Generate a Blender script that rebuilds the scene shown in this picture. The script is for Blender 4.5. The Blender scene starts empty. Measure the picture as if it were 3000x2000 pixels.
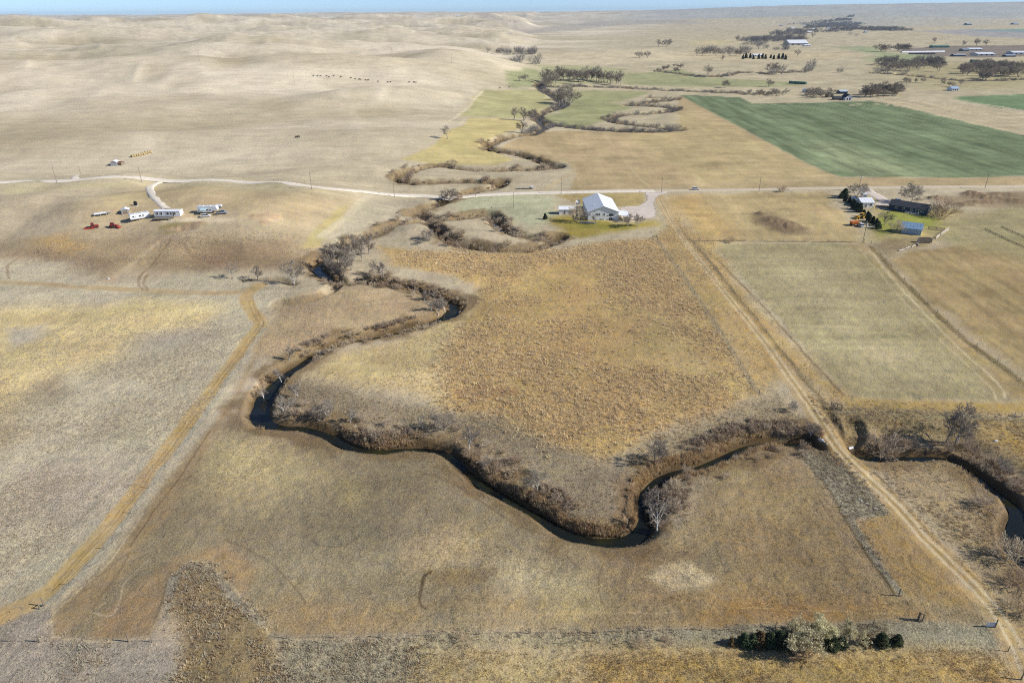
import bpy, bmesh, math, random
import numpy as np
from mathutils import Vector, Matrix

random.seed(7)
rng = np.random.default_rng(11)
scene = bpy.context.scene
COL = scene.collection
R = math.radians

# ------------------------------------------------------------------ camera
CAM_H = 100.0
PITCH, ROLL = R(25.56), R(-0.44)
FPX, PW, PH = 1568.0, 2352.0, 1568.0          # 24 mm equivalent drone lens
cam_data = bpy.data.cameras.new('camera')
cam_data.lens, cam_data.sensor_width = 24.0, 36.0
cam_data.clip_start, cam_data.clip_end = 1.0, 120000.0
cam = bpy.data.objects.new('camera', cam_data)
COL.objects.link(cam)
cam.matrix_world = Matrix.Translation((0, 0, CAM_H)) @ Matrix.Rotation(math.pi / 2 - PITCH, 4, 'X') @ Matrix.Rotation(ROLL, 4, 'Z')
scene.camera = cam
CM = np.array(cam.matrix_world.to_3x3())

# ------------------------------------------------------------------ sky and sun
SUN_EL, SUN_AZ = R(33.0), R(-9.0)             # azimuth measured from +X towards +Y
sun_dir = Vector((math.cos(SUN_EL) * math.cos(SUN_AZ), math.cos(SUN_EL) * math.sin(SUN_AZ), math.sin(SUN_EL)))
world = bpy.data.worlds.new('World')
scene.world = world
world.use_nodes = True
wn = world.node_tree
wn.nodes.clear()
wo = wn.nodes.new('ShaderNodeOutputWorld')
wb = wn.nodes.new('ShaderNodeBackground')
ws = wn.nodes.new('ShaderNodeTexSky')
ws.sky_type = 'NISHITA'
ws.sun_disc = False
ws.sun_elevation = SUN_EL
ws.sun_rotation = math.pi / 2 - SUN_AZ
ws.altitude = 900.0
ws.air_density = 0.5
ws.dust_density = 0.0
ws.ozone_density = 4.0
wb.inputs['Strength'].default_value = 0.105
wn.links.new(ws.outputs[0], wb.inputs[0])
wn.links.new(wb.outputs[0], wo.inputs[0])
sun = bpy.data.lights.new('sun', 'SUN')
sun.energy = 4.3
sun.angle = R(0.53)
sun.color = (1.0, 0.965, 0.91)
sun_o = bpy.data.objects.new('sun', sun)
COL.objects.link(sun_o)
sun_o.rotation_euler = sun_dir.to_track_quat('Z', 'Y').to_euler()
scene.view_settings.view_transform = 'Standard'
scene.view_settings.look = 'None'
scene.view_settings.exposure = 0.43
scene.view_settings.gamma = 1.0
scene.view_settings.use_curve_mapping = False
scene.cycles.max_bounces = 6
scene.cycles.volume_bounces = 0
scene.cycles.use_denoising = False
scene.cycles.filter_width = 1.1

# ------------------------------------------------------------------ numbers: noise, pixels, heights
TAB = rng.random((512, 512)).astype(np.float64)

def vnoise(x, y, seed=0):
    x = np.asarray(x, float) + seed * 37.13
    y = np.asarray(y, float) + seed * 91.7
    ix = np.floor(x).astype(np.int64); iy = np.floor(y).astype(np.int64)
    fx = x - ix; fy = y - iy
    fx = fx * fx * fx * (fx * (fx * 6 - 15) + 10); fy = fy * fy * fy * (fy * (fy * 6 - 15) + 10)
    a = TAB[ix & 511, iy & 511]; b = TAB[(ix + 1) & 511, iy & 511]
    c = TAB[ix & 511, (iy + 1) & 511]; d = TAB[(ix + 1) & 511, (iy + 1) & 511]
    return (a + (b - a) * fx) * (1 - fy) + (c + (d - c) * fx) * fy - 0.5

def fbm(x, y, wl, octs=3, seed=0, gain=0.5):
    s = 0.0; a = 1.0
    for k in range(octs):
        th = 0.6 * k + 0.3
        cx, sx = math.cos(th), math.sin(th)
        s = s + a * vnoise((x * cx - y * sx) / wl, (x * sx + y * cx) / wl, seed + k * 5 + 1)
        wl *= 0.5; a *= gain
    return s                                    # about -0.7 .. 0.7

def sst(a, b, x):
    t = np.clip((np.asarray(x, float) - a) / (b - a), 0, 1)
    return t * t * (3 - 2 * t)

def rays(u, v):
    u = np.atleast_1d(np.asarray(u, float)); v = np.atleast_1d(np.asarray(v, float))
    d = np.stack([(u - PW / 2) / FPX, -(v - PH / 2) / FPX, -np.ones_like(u)], 1)
    d = d @ CM.T
    return d / np.linalg.norm(d, axis=1)[:, None]

def flat(u, v, z=0.0):
    d = rays(u, v)
    t = np.clip((CAM_H - z) / np.maximum(-d[:, 2], 1e-4), 0, 40000)
    return d[:, 0] * t, d[:, 1] * t

def pip(px, py, qx, qy):
    inside = np.zeros(px.shape, bool)
    n = len(qx); j = n - 1
    for i in range(n):
        if qy[i] != qy[j]:
            c = ((qy[i] > py) != (qy[j] > py)) & (px < (qx[j] - qx[i]) * (py - qy[i]) / (qy[j] - qy[i]) + qx[i])
            inside ^= c
        j = i
    return inside

def segdist(px, py, ax, ay, bx, by):
    dx, dy = bx - ax, by - ay
    L2 = dx * dx + dy * dy + 1e-9
    t = np.clip(((px - ax) * dx + (py - ay) * dy) / L2, 0, 1)
    return np.hypot(px - ax - t * dx, py - ay - t * dy), t

def polymask(px, py, qx, qy, soft):
    """soft-edged polygon coverage 0..1 on the ground, soft in metres"""
    qx = np.asarray(qx); qy = np.asarray(qy)
    out = np.zeros(px.shape)
    m = (px > qx.min() - soft) & (px < qx.max() + soft) & (py > qy.min() - soft) & (py < qy.max() + soft)
    ids = np.nonzero(m)[0]
    if len(ids) == 0:
        return out
    x = px[ids]; y = py[ids]
    ins = pip(x, y, qx, qy)
    d = np.full(x.shape, 1e9)
    n = len(qx)
    for i in range(n):
        j = (i + 1) % n
        s = (x > min(qx[i], qx[j]) - soft) & (x < max(qx[i], qx[j]) + soft) & (y > min(qy[i], qy[j]) - soft) & (y < max(qy[i], qy[j]) + soft)
        k = np.nonzero(s)[0]
        if len(k):
            dd, _ = segdist(x[k], y[k], qx[i], qy[i], qx[j], qy[j])
            d[k] = np.minimum(d[k], dd)
    sd = np.where(ins, d, -d)
    out[ids] = sst(-soft, soft, sd)
    return out

def linedist(px, py, qx, qy, rad):
    d0 = np.full(px.shape, 1e9); along0 = np.zeros(px.shape); acc = 0.0
    box = np.nonzero((px > np.min(qx) - rad) & (px < np.max(qx) + rad) & (py > np.min(qy) - rad) & (py < np.max(qy) + rad))[0]
    if len(box) == 0:
        return d0, along0
    px, py = px[box], py[box]
    d = d0[box]; along = along0[box]
    for i in range(len(qx) - 1):
        L = math.hypot(qx[i + 1] - qx[i], qy[i + 1] - qy[i])
        s = (px > min(qx[i], qx[i + 1]) - rad) & (px < max(qx[i], qx[i + 1]) + rad) & (py > min(qy[i], qy[i + 1]) - rad) & (py < max(qy[i], qy[i + 1]) + rad)
        k = np.nonzero(s)[0]
        if len(k):
            dd, t = segdist(px[k], py[k], qx[i], qy[i], qx[i + 1], qy[i + 1])
            b = dd < d[k]
            along[k[b]] = acc + t[b] * L
            d[k] = np.minimum(d[k], dd)
        acc += L
    d0[box] = d; along0[box] = along
    return d0, along0

def smooth_line(P, n=4):
    """Catmull-Rom through the points"""
    P = [np.array(p, float) for p in P]
    Q = [2 * P[0] - P[1]] + P + [2 * P[-1] - P[-2]]
    out = []
    for i in range(1, len(Q) - 2):
        for k in range(n):
            t = k / n
            out.append(0.5 * ((2 * Q[i]) + (-Q[i - 1] + Q[i + 1]) * t + (2 * Q[i - 1] - 5 * Q[i] + 4 * Q[i + 1] - Q[i + 2]) * t * t + (-Q[i - 1] + 3 * Q[i] - 3 * Q[i + 1] + Q[i + 2]) * t ** 3))
    out.append(P[-1])
    return np.array(out)

def pix(s):
    return [tuple(float(c) for c in p.split(',')) for p in s.split()]

# bench under the trailers, and low rises, laid out in metres from the photo
_bench = flat(*zip(*pix('-700,425 200,420 560,427 760,438 840,462 820,492 735,528 640,560 560,575 440,580 300,572 150,560 60,545 -700,560')))
_hills = [  # u, v, radius x, radius y, height, turn
    (1000, 178, 330, 150, 26, 0.1), (930, 247, 70, 45, 9, 0.2), (800, 252, 60, 38, 7, 0.0), (620, 262, 150, 50, 7, 0.1),
    (1060, 150, 160, 160, 12, 0.0), (300, 215, 420, 150, 22, 0.05), (700, 205, 380, 120, 16, -0.05), (520, 330, 190, 55, 6, 0.15),
    (900, 335, 120, 60, 8, 0.3), (150, 345, 200, 70, 6, -0.1), (1010, 395, 0.1, 0.1, 0, 0), (820, 400, 70, 32, 5, 0.1),
    (310, 77, 650, 330, 75, 0), (130, 85, 900, 400, 70, 0), (560, 72, 700, 380, 60, 0), (900, 62, 1300, 600, 70, 0), (700, 68, 500, 260, 45, 0),
    (1850, 52, 2600, 900, 70, 0), (60, 105, 700, 260, 40, 0.1), (450, 140, 520, 200, 24, -0.1), (850, 130, 420, 160, 20, 0.1),
    (620, 970, 14, 7, 1.6, 0.1), (790, 690, 28, 22, 2.4, 0), (980, 695, 0.1, 0.1, 0, 0), (1000, 535, 26, 22, 2.5, 0), (1120, 545, 26, 14, 2.0, 0), (940, 540, 16, 13, 2.2, 0)]
_hx, _hy = flat([h[0] for h in _hills], [h[1] for h in _hills])
_hz_u = np.array([-800, 0, 170, 467, 784, 1176, 1568, 1780, 1900, 2100, 2352, 3200], float)
_hz_v = np.array([41, 39.2, 37.2, 35.7, 32, 30, 24, 17, 14, 11.5, 8.3, 6], float)

def ridges(x, y):
    wx = x + 60 * vnoise(x / 150, y / 150, 227); wy = y + 60 * vnoise(x / 150, y / 150, 229)
    return (vnoise((wx * 0.38 - 0.12 * wy) / 170, (wy + 0.1 * wx) / 170, 211), vnoise((wx * 0.45 + 0.2 * wy) / 330, (wy - 0.15 * wx) / 330, 217),
            vnoise((wx * 0.9 + 0.4 * wy) / 55, (wy * 0.45 - 0.3 * wx) / 55, 223))

def h0(x, y):
    x = np.asarray(x, float); y = np.asarray(y, float)
    r = np.hypot(x, y)
    edge = x - (-30 - 0.0 * y) - 60 * np.sin(y / 420.0)
    left = sst(20, -160, edge - 0.04 * y)
    far = sst(520, 1200, r)
    h = fbm(x * 0.6, y, 260, 3, 3) * (1.6 + left * far * 16)
    rn, rn2, rn3 = ridges(x, y)
    h = h + left * far * (((0.5 - np.abs(rn)) * 20 + (0.5 - np.abs(rn2)) * 26 + (0.5 - np.abs(rn3)) * 7 * (0.3 + np.abs(rn2) * 2)) * (0.95 + 0.8 * sst(1500, 4000, r)))
    h = h + fbm(x * 0.7, y, 95, 3, 9) * (0.9 + left * far * 8)
    h = h + fbm(x, y, 1500, 4, 17) * 75 * sst(2500, 6000, r) * (0.25 + 0.75 * left)
    h = h + fbm(x * 0.6, y, 420, 3, 23) * 34 * sst(1500, 3000, r) * (0.06 + 0.94 * left)
    h = h + fbm(x * 0.5, y, 2600, 3, 29) * 130 * sst(5000, 12000, r)
    bm = polymask(x.ravel(), y.ravel(), _bench[0], _bench[1], 34.0).reshape(x.shape)
    h = h + bm * (11.5 + 5.0 * fbm(x, y, 46, 2, 91))
    for (u, v, rx, ry, hh, tn), cx, cy in zip(_hills, _hx, _hy):
        if hh == 0:
            continue
        dx, dy = x - cx, y - cy
        c, s = math.cos(tn), math.sin(tn)
        q = ((dx * c + dy * s) / rx) ** 2 + ((-dx * s + dy * c) / ry) ** 2
        h = h + np.where(q < 9, hh * np.exp(-np.minimum(q, 20) * 1.3), 0)
    # far skyline ridge
    uu = PW / 2 + FPX * x / np.maximum(0.902 * y + 43, 1)
    vh = 34 + (PW / 2 - uu) * math.tan(R(0.44))
    rise = np.maximum((vh - np.interp(uu, _hz_u, _hz_v)) / FPX, -0.004)
    top = CAM_H + rise * 16000 + fbm(x, y, 900, 3, 41) * 22
    k = sst(8500, 16000, y)
    k2 = sst(16500, 22000, y)
    h = h * (1 - k) + k * top * (1 - 0.5 * k2) + k * 0.25 * h
    return h * sst(-10, 60, r) 

def G(u, v, it=14):
    """where the sight line through photo pixel (u, v) meets the ground"""
    d = rays(u, v)
    t = np.clip(CAM_H / np.maximum(-d[:, 2], 1e-4), 0, 30000)
    for _ in range(it):
        hh = h0(d[:, 0] * t, d[:, 1] * t)
        tn = np.clip((CAM_H - hh) / np.maximum(-d[:, 2], 1e-4), 5, 30000)
        t = t * 0.4 + tn * 0.6
    return d[:, 0] * t, d[:, 1] * t

def Gl(s, n=0):
    """pixel string -> ground polyline (metres), smoothed when n > 1"""
    p = pix(s) if isinstance(s, str) else s
    x, y = G(*zip(*p))
    q = np.stack([x, y], 1)
    return smooth_line(q, n) if n > 1 else q
# ------------------------------------------------------------------ creek and gullies
CREEKS = [  # pixels, water half width, bank width, depth, has water
    ('1217,308 1177,311 1134,324 1117,334 1137,344 1184,351 1227,364 1257,374 1283,381 1251,385 1201,387 1151,388 1084,388 1034,382 1001,379 967,384 934,394 917,404 924,413 967,418 1017,415 1067,415 1117,417 1154,414 1134,428 1084,438 1051,451 1031,456 1011,464 971,478 944,488 964,492 991,499 1024,501 1067,496 1117,487 1136,497 1144,511 1167,528 1207,538 1245,542 1282,540 1267,552 1240,561 1200,569 1150,571 1100,564 1057,554 1030,544 1010,528 997,514 970,508 934,511 900,515 867,531 850,537 815,551 775,573 728,597 738,614 768,639 800,644 834,640 894,651 934,655 971,665 1017,681 1043,692 1036,708 1015,721 951,742 901,756 834,769 784,777 733,796 683,829 650,849 627,872 610,892 597,919 593,939 610,956 650,964 700,969 750,986 784,1001 817,1014 867,1022 917,1018 967,1016 1011,1021 1041,1036 1061,1056 1084,1076 1117,1102 1167,1129 1217,1156 1251,1177 1291,1201 1334,1217 1384,1225 1434,1223 1467,1210 1484,1186 1487,1158 1488,1124 1501,1104 1527,1082 1568,1066 1601,1062 1651,1042 1701,1019 1735,1008 1768,1003 1818,1005 1851,1004 1878,1012 1901,1022 1955,1032 2001,1035 2051,1034 2101,1036 2161,1036 2201,1049 2235,1069 2268,1092 2301,1119 2332,1142 2346,1165 2342,1195 2333,1222 2345,1260 2400,1310 2480,1390', 2.0, 3.4, 2.6),
    ('1560,296 1501,301 1401,299 1334,294 1284,287 1257,289 1217,308', 0.7, 4.5, 2.4),
    ('1490,222 1550,226 1517,231 1467,237 1440,240 1500,243 1550,247 1534,255 1470,261 1420,264 1400,274 1440,284 1500,290 1560,296', 0.7, 5, 2.4),
    ('1257,289 1235,262 1290,244 1280,225 1245,205 1235,190', 0.7, 5, 2.4),
    ('1240,197 1400,200 1560,208 1700,214 1760,215', 0.7, 5, 2.0),
    ('2001,166 2080,172 2140,178 2200,184 2240,185 2300,183 2352,181', 0.7, 6, 2.6),
    ('1840,163 1760,168 1700,166 1640,176 1580,172 1500,162', 0.7, 6, 2.2),
]
GULLIES = [  # dry cuts
    ('1868,926 1888,953 1905,976 1925,1000 1945,1022 1956,1032', 0.6, 3.2, 2.2),
    ('1962,965 1968,985 1960,1005 1955,1030', 0.6, 3.0, 1.6),
    ('2040,985 2090,998 2150,1004 2195,1012 2240,1035 2300,1068 2380,1110', 0.8, 5.0, 1.9),
    ('2040,972 2090,972 2150,984 2175,990', 0.5, 2.5, 1.0),
    ('672,648 640,636 600,637 560,640', 0.4, 3.0, 1.0),
    ('648,690 690,685 740,672 766,655', 0.6, 4.0, 2.0),
]
creek_lines = [(Gl(c[0], 4),) + c[1:] for c in CREEKS]
gully_lines = [(Gl(c[0], 4),) + c[1:] for c in GULLIES]
TRACK = Gl('1512,452 1550,520 1600,590 1680,690 1760,790 1830,888 1882,962 1921,1026 1982,1088 2050,1150 2130,1240 2200,1310 2280,1395 2328,1470 2372,1568 2400,1640', 5)

main_creek = creek_lines[0][0]
_cum = np.concatenate([[0], np.cumsum(np.linalg.norm(np.diff(main_creek, axis=0), axis=1))])
def _al(u, v):
    q = np.array([c[0] for c in G([u], [v])])
    return _cum[int(np.argmin(np.linalg.norm(main_creek - q, axis=1)))]
_wk = sorted((_al(u, v), w) for u, v, w in ((1217, 308, 0.7), (1031, 456, 0.8), (850, 537, 1.0), (728, 597, 2.0), (740, 616, 2.0), (800, 644, 0.9), (971, 665, 1.1), (1017, 681, 2.0), (1036, 708, 2.4), (1010, 723, 1.8), (951, 742, 0.9), (683, 829, 1.0), (627, 872, 1.8), (597, 919, 2.3), (610, 956, 2.0), (700, 969, 0.8), (867, 1022, 0.9), (1061, 1056, 0.75), (1217, 1156, 0.75), (1334, 1217, 1.0), (1434, 1223, 1.3), (1484, 1186, 1.5), (1501, 1104, 1.1), (1568, 1066, 0.9), (1818, 1005, 0.7), (2051, 1034, 0.6), (2235, 1069, 0.6), (2320, 1132, 0.8), (2346, 1165, 1.1), (2345, 1260, 1.3)))
W_AL = np.array([k[0] for k in _wk]); W_VAL = np.array([k[1] for k in _wk])

def carve(x, y, parts=False):
    """depth cut below h0, distance to the nearest water line"""
    x = np.asarray(x, float); y = np.asarray(y, float)
    cut = np.zeros(x.shape); near = np.full(x.shape, 1e9); wet = np.zeros(x.shape)
    wob = fbm(x, y, 9, 2, 51) * 2.2
    sel = np.nonzero((y < 2300) & (y > 40))[0]
    xs, ys = x[sel], y[sel]
    for lines, water in ((creek_lines, 1), (gully_lines, 0)):
        for L, w, b, dep in lines:
            d, al = linedist(xs, ys, L[:, 0], L[:, 1], 2.5 + b + 16)
            grow = 1 + 0.65 * sst(230, 380, ys)
            bb = b * grow * (1 + 0.55 * vnoise(al / 22.0, al * 0 + b * 7, 61))
            if L is main_creek:
                w = np.interp(al, W_AL, W_VAL)
            dd = d + wob[sel] * (d > w) * 0.55
            c = dep * grow * (1 - sst(w * 0.75, w + np.maximum(bb, 1.5), dd))
            c = c + 0.55 * np.clip(1 - d / (w + b + 15), 0, 1) ** 2
            cut[sel] = np.maximum(cut[sel], c)
            if water:
                near[sel] = np.minimum(near[sel], d)
    return cut, near

# the track crosses on a fill with a culvert
_ci = int(np.argmin(np.abs(TRACK[:, 1] - G([1916], [1024])[1][0])))

def ground(x, y, full=False):
    x = np.atleast_1d(np.asarray(x, float)); y = np.atleast_1d(np.asarray(y, float))
    h = h0(x, y)
    c, near = carve(x, y)
    d, _ = linedist(x, y, TRACK[:, 0], TRACK[:, 1], 12)
    c = c * sst(1.6, 5.5, d)
    d2, _ = linedist(x, y, ROAD[:, 0], ROAD[:, 1], 14)
    c = c * sst(3.2, 8, d2)
    z = h - c
    r = np.hypot(x, y)
    z = z + fbm(x, y, 3.2, 3, 71) * 0.22 * sst(900, 200, r) * sst(2.5, 5, d2)
    z = z + fbm(x, y, 14, 2, 77) * 0.45 * sst(1500, 300, r) * sst(2.5, 8, d2)
    for cx, cy, rx, ry, hh in MOUNDS:
        q = ((x - cx) / rx) ** 2 + ((y - cy) / ry) ** 2
        z = z + np.where(q < 8, hh * np.exp(-np.minimum(q, 20) * 1.5) * (0.75 + 0.9 * (vnoise(x / 1.8, y / 1.8, 81) + 0.5)), 0)
    if full:
        return z, near, c
    return z

ROAD = Gl('-500,428 -200,423 0,420 160,416 360,413 560,420 720,430 850,441 960,450 1031,455 1100,449 1200,444 1300,442 1480,439 1600,437 1800,434 2000,431 2352,428 2600,426 3000,424', 6)
MOUNDS = []
for u, v, rx, ry, hh in [(1748, 492, 3.2, 3.5, 2.2), (1790, 515, 11, 9, 1.5), (1775, 505, 7, 6, 1.2), (1815, 525, 8, 6, 1.2), (2147, 456, 5, 4, 2.6), (2230, 447, 7, 5, 2.8), (2262, 455, 9, 5, 2.4), (2215, 471, 6, 4, 1.6),
                        (2300, 448, 9, 5, 2.0), (2330, 462, 9, 6, 1.8), (2250, 465, 10, 4, 1.4), (590, 498, 4, 3, 0.9), (612, 497, 3, 3, 1.1), (628, 498, 3.5, 3, 1.3), (607, 511, 3, 2.5, 0.8),
                        (455, 514, 5, 3, 1.0), (430, 521, 7, 3, -1.2), (410, 524, 7, 3, -1.0)]:
    gx, gy = G([u], [v])
    MOUNDS.append((gx[0], gy[0], rx, ry, hh * 0.62))

def Z(x, y):
    return float(ground([x], [y])[0])

def at(u, v):
    """photo pixel -> point on the finished ground"""
    x, y = G([u], [v])
    return Vector((float(x[0]), float(y[0]), Z(x[0], y[0])))

def perpx(p):
    """metres covered by one photo pixel at a ground point"""
    return (p.y * math.cos(PITCH) + (CAM_H - p.z) * math.sin(PITCH)) / FPX

# ------------------------------------------------------------------ materials
def lin(c):
    c = np.asarray(c, float) / 255.0
    return np.where(c <= 0.04045, c / 12.92, ((c + 0.055) / 1.055) ** 2.4)

DESAT = 0.92
K = 1.0 / 1.0                                    # dry-grass tones in the photo -> base colour
MATS = {}

def mat(name, col, rough=0.9, spec=0.25, var=0.12, scale=3.0, metal=0.0, bump=0.0, rand=0.0, objvar=0.0, trans=0.0):
    """procedural material: flat colour broken by two noises"""
    if name in MATS:
        return MATS[name]
    m = bpy.data.materials.new(name); m.use_nodes = True
    n, l = m.node_tree.nodes, m.node_tree.links
    p = n['Principled BSDF']
    p.inputs['Roughness'].default_value = rough
    p.inputs['Specular IOR Level'].default_value = spec
    p.inputs['Metallic'].default_value = metal
    tc = n.new('ShaderNodeTexCoord')
    nz = n.new('ShaderNodeTexNoise'); nz.inputs['Scale'].default_value = scale; nz.inputs['Detail'].default_value = 5
    l.new(tc.outputs['Object'], nz.inputs['Vector'])
    mr = n.new('ShaderNodeMapRange')
    mr.inputs['From Min'].default_value = 0.3; mr.inputs['From Max'].default_value = 0.7
    mr.inputs['To Min'].default_value = 1 - var; mr.inputs['To Max'].default_value = 1 + var
    l.new(nz.outputs['Fac'], mr.inputs['Value'])
    hs = n.new('ShaderNodeHueSaturation')
    hs.inputs['Color'].default_value = (*[float(c) for c in col], 1)
    l.new(mr.outputs[0], hs.inputs['Value'])
    if objvar:
        oi = n.new('ShaderNodeObjectInfo')
        m2 = n.new('ShaderNodeMapRange')
        m2.inputs['To Min'].default_value = 1 - objvar; m2.inputs['To Max'].default_value = 1 + objvar
        l.new(oi.outputs['Random'], m2.inputs['Value'])
        mm = n.new('ShaderNodeMath'); mm.operation = 'MULTIPLY'
        l.new(mr.outputs[0], mm.inputs[0]); l.new(m2.outputs[0], mm.inputs[1])
        l.new(mm.outputs[0], hs.inputs['Value'])
        m3 = n.new('ShaderNodeMapRange')
        m3.inputs['To Min'].default_value = 0.5 - objvar * 0.06; m3.inputs['To Max'].default_value = 0.5 + objvar * 0.06
        l.new(oi.outputs['Random'], m3.inputs['Value']); l.new(m3.outputs[0], hs.inputs['Hue'])
    l.new(hs.outputs[0], p.inputs['Base Color'])
    if trans:
        p.inputs['Subsurface Weight'].default_value = 0.0
        tr = n.new('ShaderNodeBsdfTranslucent'); ad = n.new('ShaderNodeMixShader')
        ad.inputs[0].default_value = trans
        l.new(hs.outputs[0], tr.inputs[0]); l.new(p.outputs[0], ad.inputs[1]); l.new(tr.outputs[0], ad.inputs[2])
        l.new(ad.outputs[0], n['Material Output'].inputs['Surface'])
    if bump:
        b = n.new('ShaderNodeBump'); b.inputs['Strength'].default_value = bump; b.inputs['Distance'].default_value = 0.1
        l.new(nz.outputs['Fac'], b.inputs['Height']); l.new(b.outputs[0], p.inputs['Normal'])
    MATS[name] = m
    return m

def ground_material():
    m = bpy.data.materials.new('prairie_ground'); m.use_nodes = True
    n, l = m.node_tree.nodes, m.node_tree.links
    p = n['Principled BSDF']
    p.inputs['Roughness'].default_value = 1.0
    p.inputs['Specular IOR Level'].default_value = 0.05
    at1 = n.new('ShaderNodeAttribute'); at1.attribute_name = 'cover'
    at2 = n.new('ShaderNodeAttribute'); at2.attribute_name = 'grain'
    geo = n.new('ShaderNodeNewGeometry')
    sx = n.new('ShaderNodeSeparateXYZ'); l.new(geo.outputs['Position'], sx.inputs[0])
    fl = n.new('ShaderNodeCombineXYZ'); l.new(sx.outputs[0], fl.inputs[0]); l.new(sx.outputs[1], fl.inputs[1])

    def noise(scale, det, rough=0.6, dist=0.0):
        z = n.new('ShaderNodeTexNoise'); z.inputs['Scale'].default_value = scale; z.inputs['Detail'].default_value = det
        z.inputs['Roughness'].default_value = rough; z.inputs['Distortion'].default_value = dist
        l.new(fl.outputs[0], z.inputs['Vector']); return z

    def rng_(src, a, b, lo=0.3, hi=0.7):
        r = n.new('ShaderNodeMapRange'); r.inputs['From Min'].default_value = lo; r.inputs['From Max'].default_value = hi
        r.inputs['To Min'].default_value = a; r.inputs['To Max'].default_value = b
        l.new(src, r.inputs['Value']); return r.outputs[0]

    def math_(op, a, b):
        q = n.new('ShaderNodeMath'); q.operation = op
        for i, s in enumerate((a, b)):
            if isinstance(s, (int, float)): q.inputs[i].default_value = s
            else: l.new(s, q.inputs[i])
        return q.outputs[0]
    sep = n.new('ShaderNodeSeparateColor'); l.new(at2.outputs['Color'], sep.inputs[0])
    big = noise(0.035, 8, 0.68, 0.4)
    mid = noise(0.45, 5, 0.7, 0.6)
    fine = noise(2.6, 4, 0.75, 0.8)
    st_m = n.new('ShaderNodeMapping'); st_m.inputs['Scale'].default_value = (0.02, 0.11, 1.0); st_m.inputs['Rotation'].default_value = (0, 0, 0.15)
    l.new(fl.outputs[0], st_m.inputs['Vector'])
    stn = n.new('ShaderNodeTexNoise'); stn.inputs['Scale'].default_value = 1.0; stn.inputs['Detail'].default_value = 9; stn.inputs['Roughness'].default_value = 0.68; stn.inputs['Distortion'].default_value = 0.5
    l.new(st_m.outputs[0], stn.inputs['Vector'])
    v1 = math_('ADD', rng_(big.outputs['Fac'], -0.15, 0.15), rng_(stn.outputs['Fac'], -0.13, 0.13))
    v2 = math_('MULTIPLY', rng_(mid.outputs['Fac'], -0.20, 0.20), sep.outputs[0])
    v3 = math_('MULTIPLY', rng_(fine.outputs['Fac'], -0.55, 0.55), sep.outputs[0])
    val = math_('ADD', math_('ADD', 1.0, v1), math_('ADD', v2, v3))
    hue = math_('ADD', 0.5, rng_(noise(0.06, 4, 0.6, 0.5).outputs['Fac'], -0.007, 0.007))
    sat = math_('ADD', 1.0, rng_(mid.outputs['Fac'], -0.16, 0.16))
    hs = n.new('ShaderNodeHueSaturation')
    l.new(at1.outputs['Color'], hs.inputs['Color']); l.new(val, hs.inputs['Value']); l.new(hue, hs.inputs['Hue']); l.new(sat, hs.inputs['Saturation'])
    l.new(hs.outputs[0], p.inputs['Base Color'])
    hgt = math_('ADD', math_('MULTIPLY', fine.outputs['Fac'], 0.30), math_('MULTIPLY', mid.outputs['Fac'], 0.5))
    b = n.new('ShaderNodeBump'); b.inputs['Distance'].default_value = 1.0
    l.new(math_('MULTIPLY', sep.outputs[0], 1.0), b.inputs['Strength'])
    l.new(hgt, b.inputs['Height']); l.new(b.outputs[0], p.inputs['Normal'])
    return m

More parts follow.
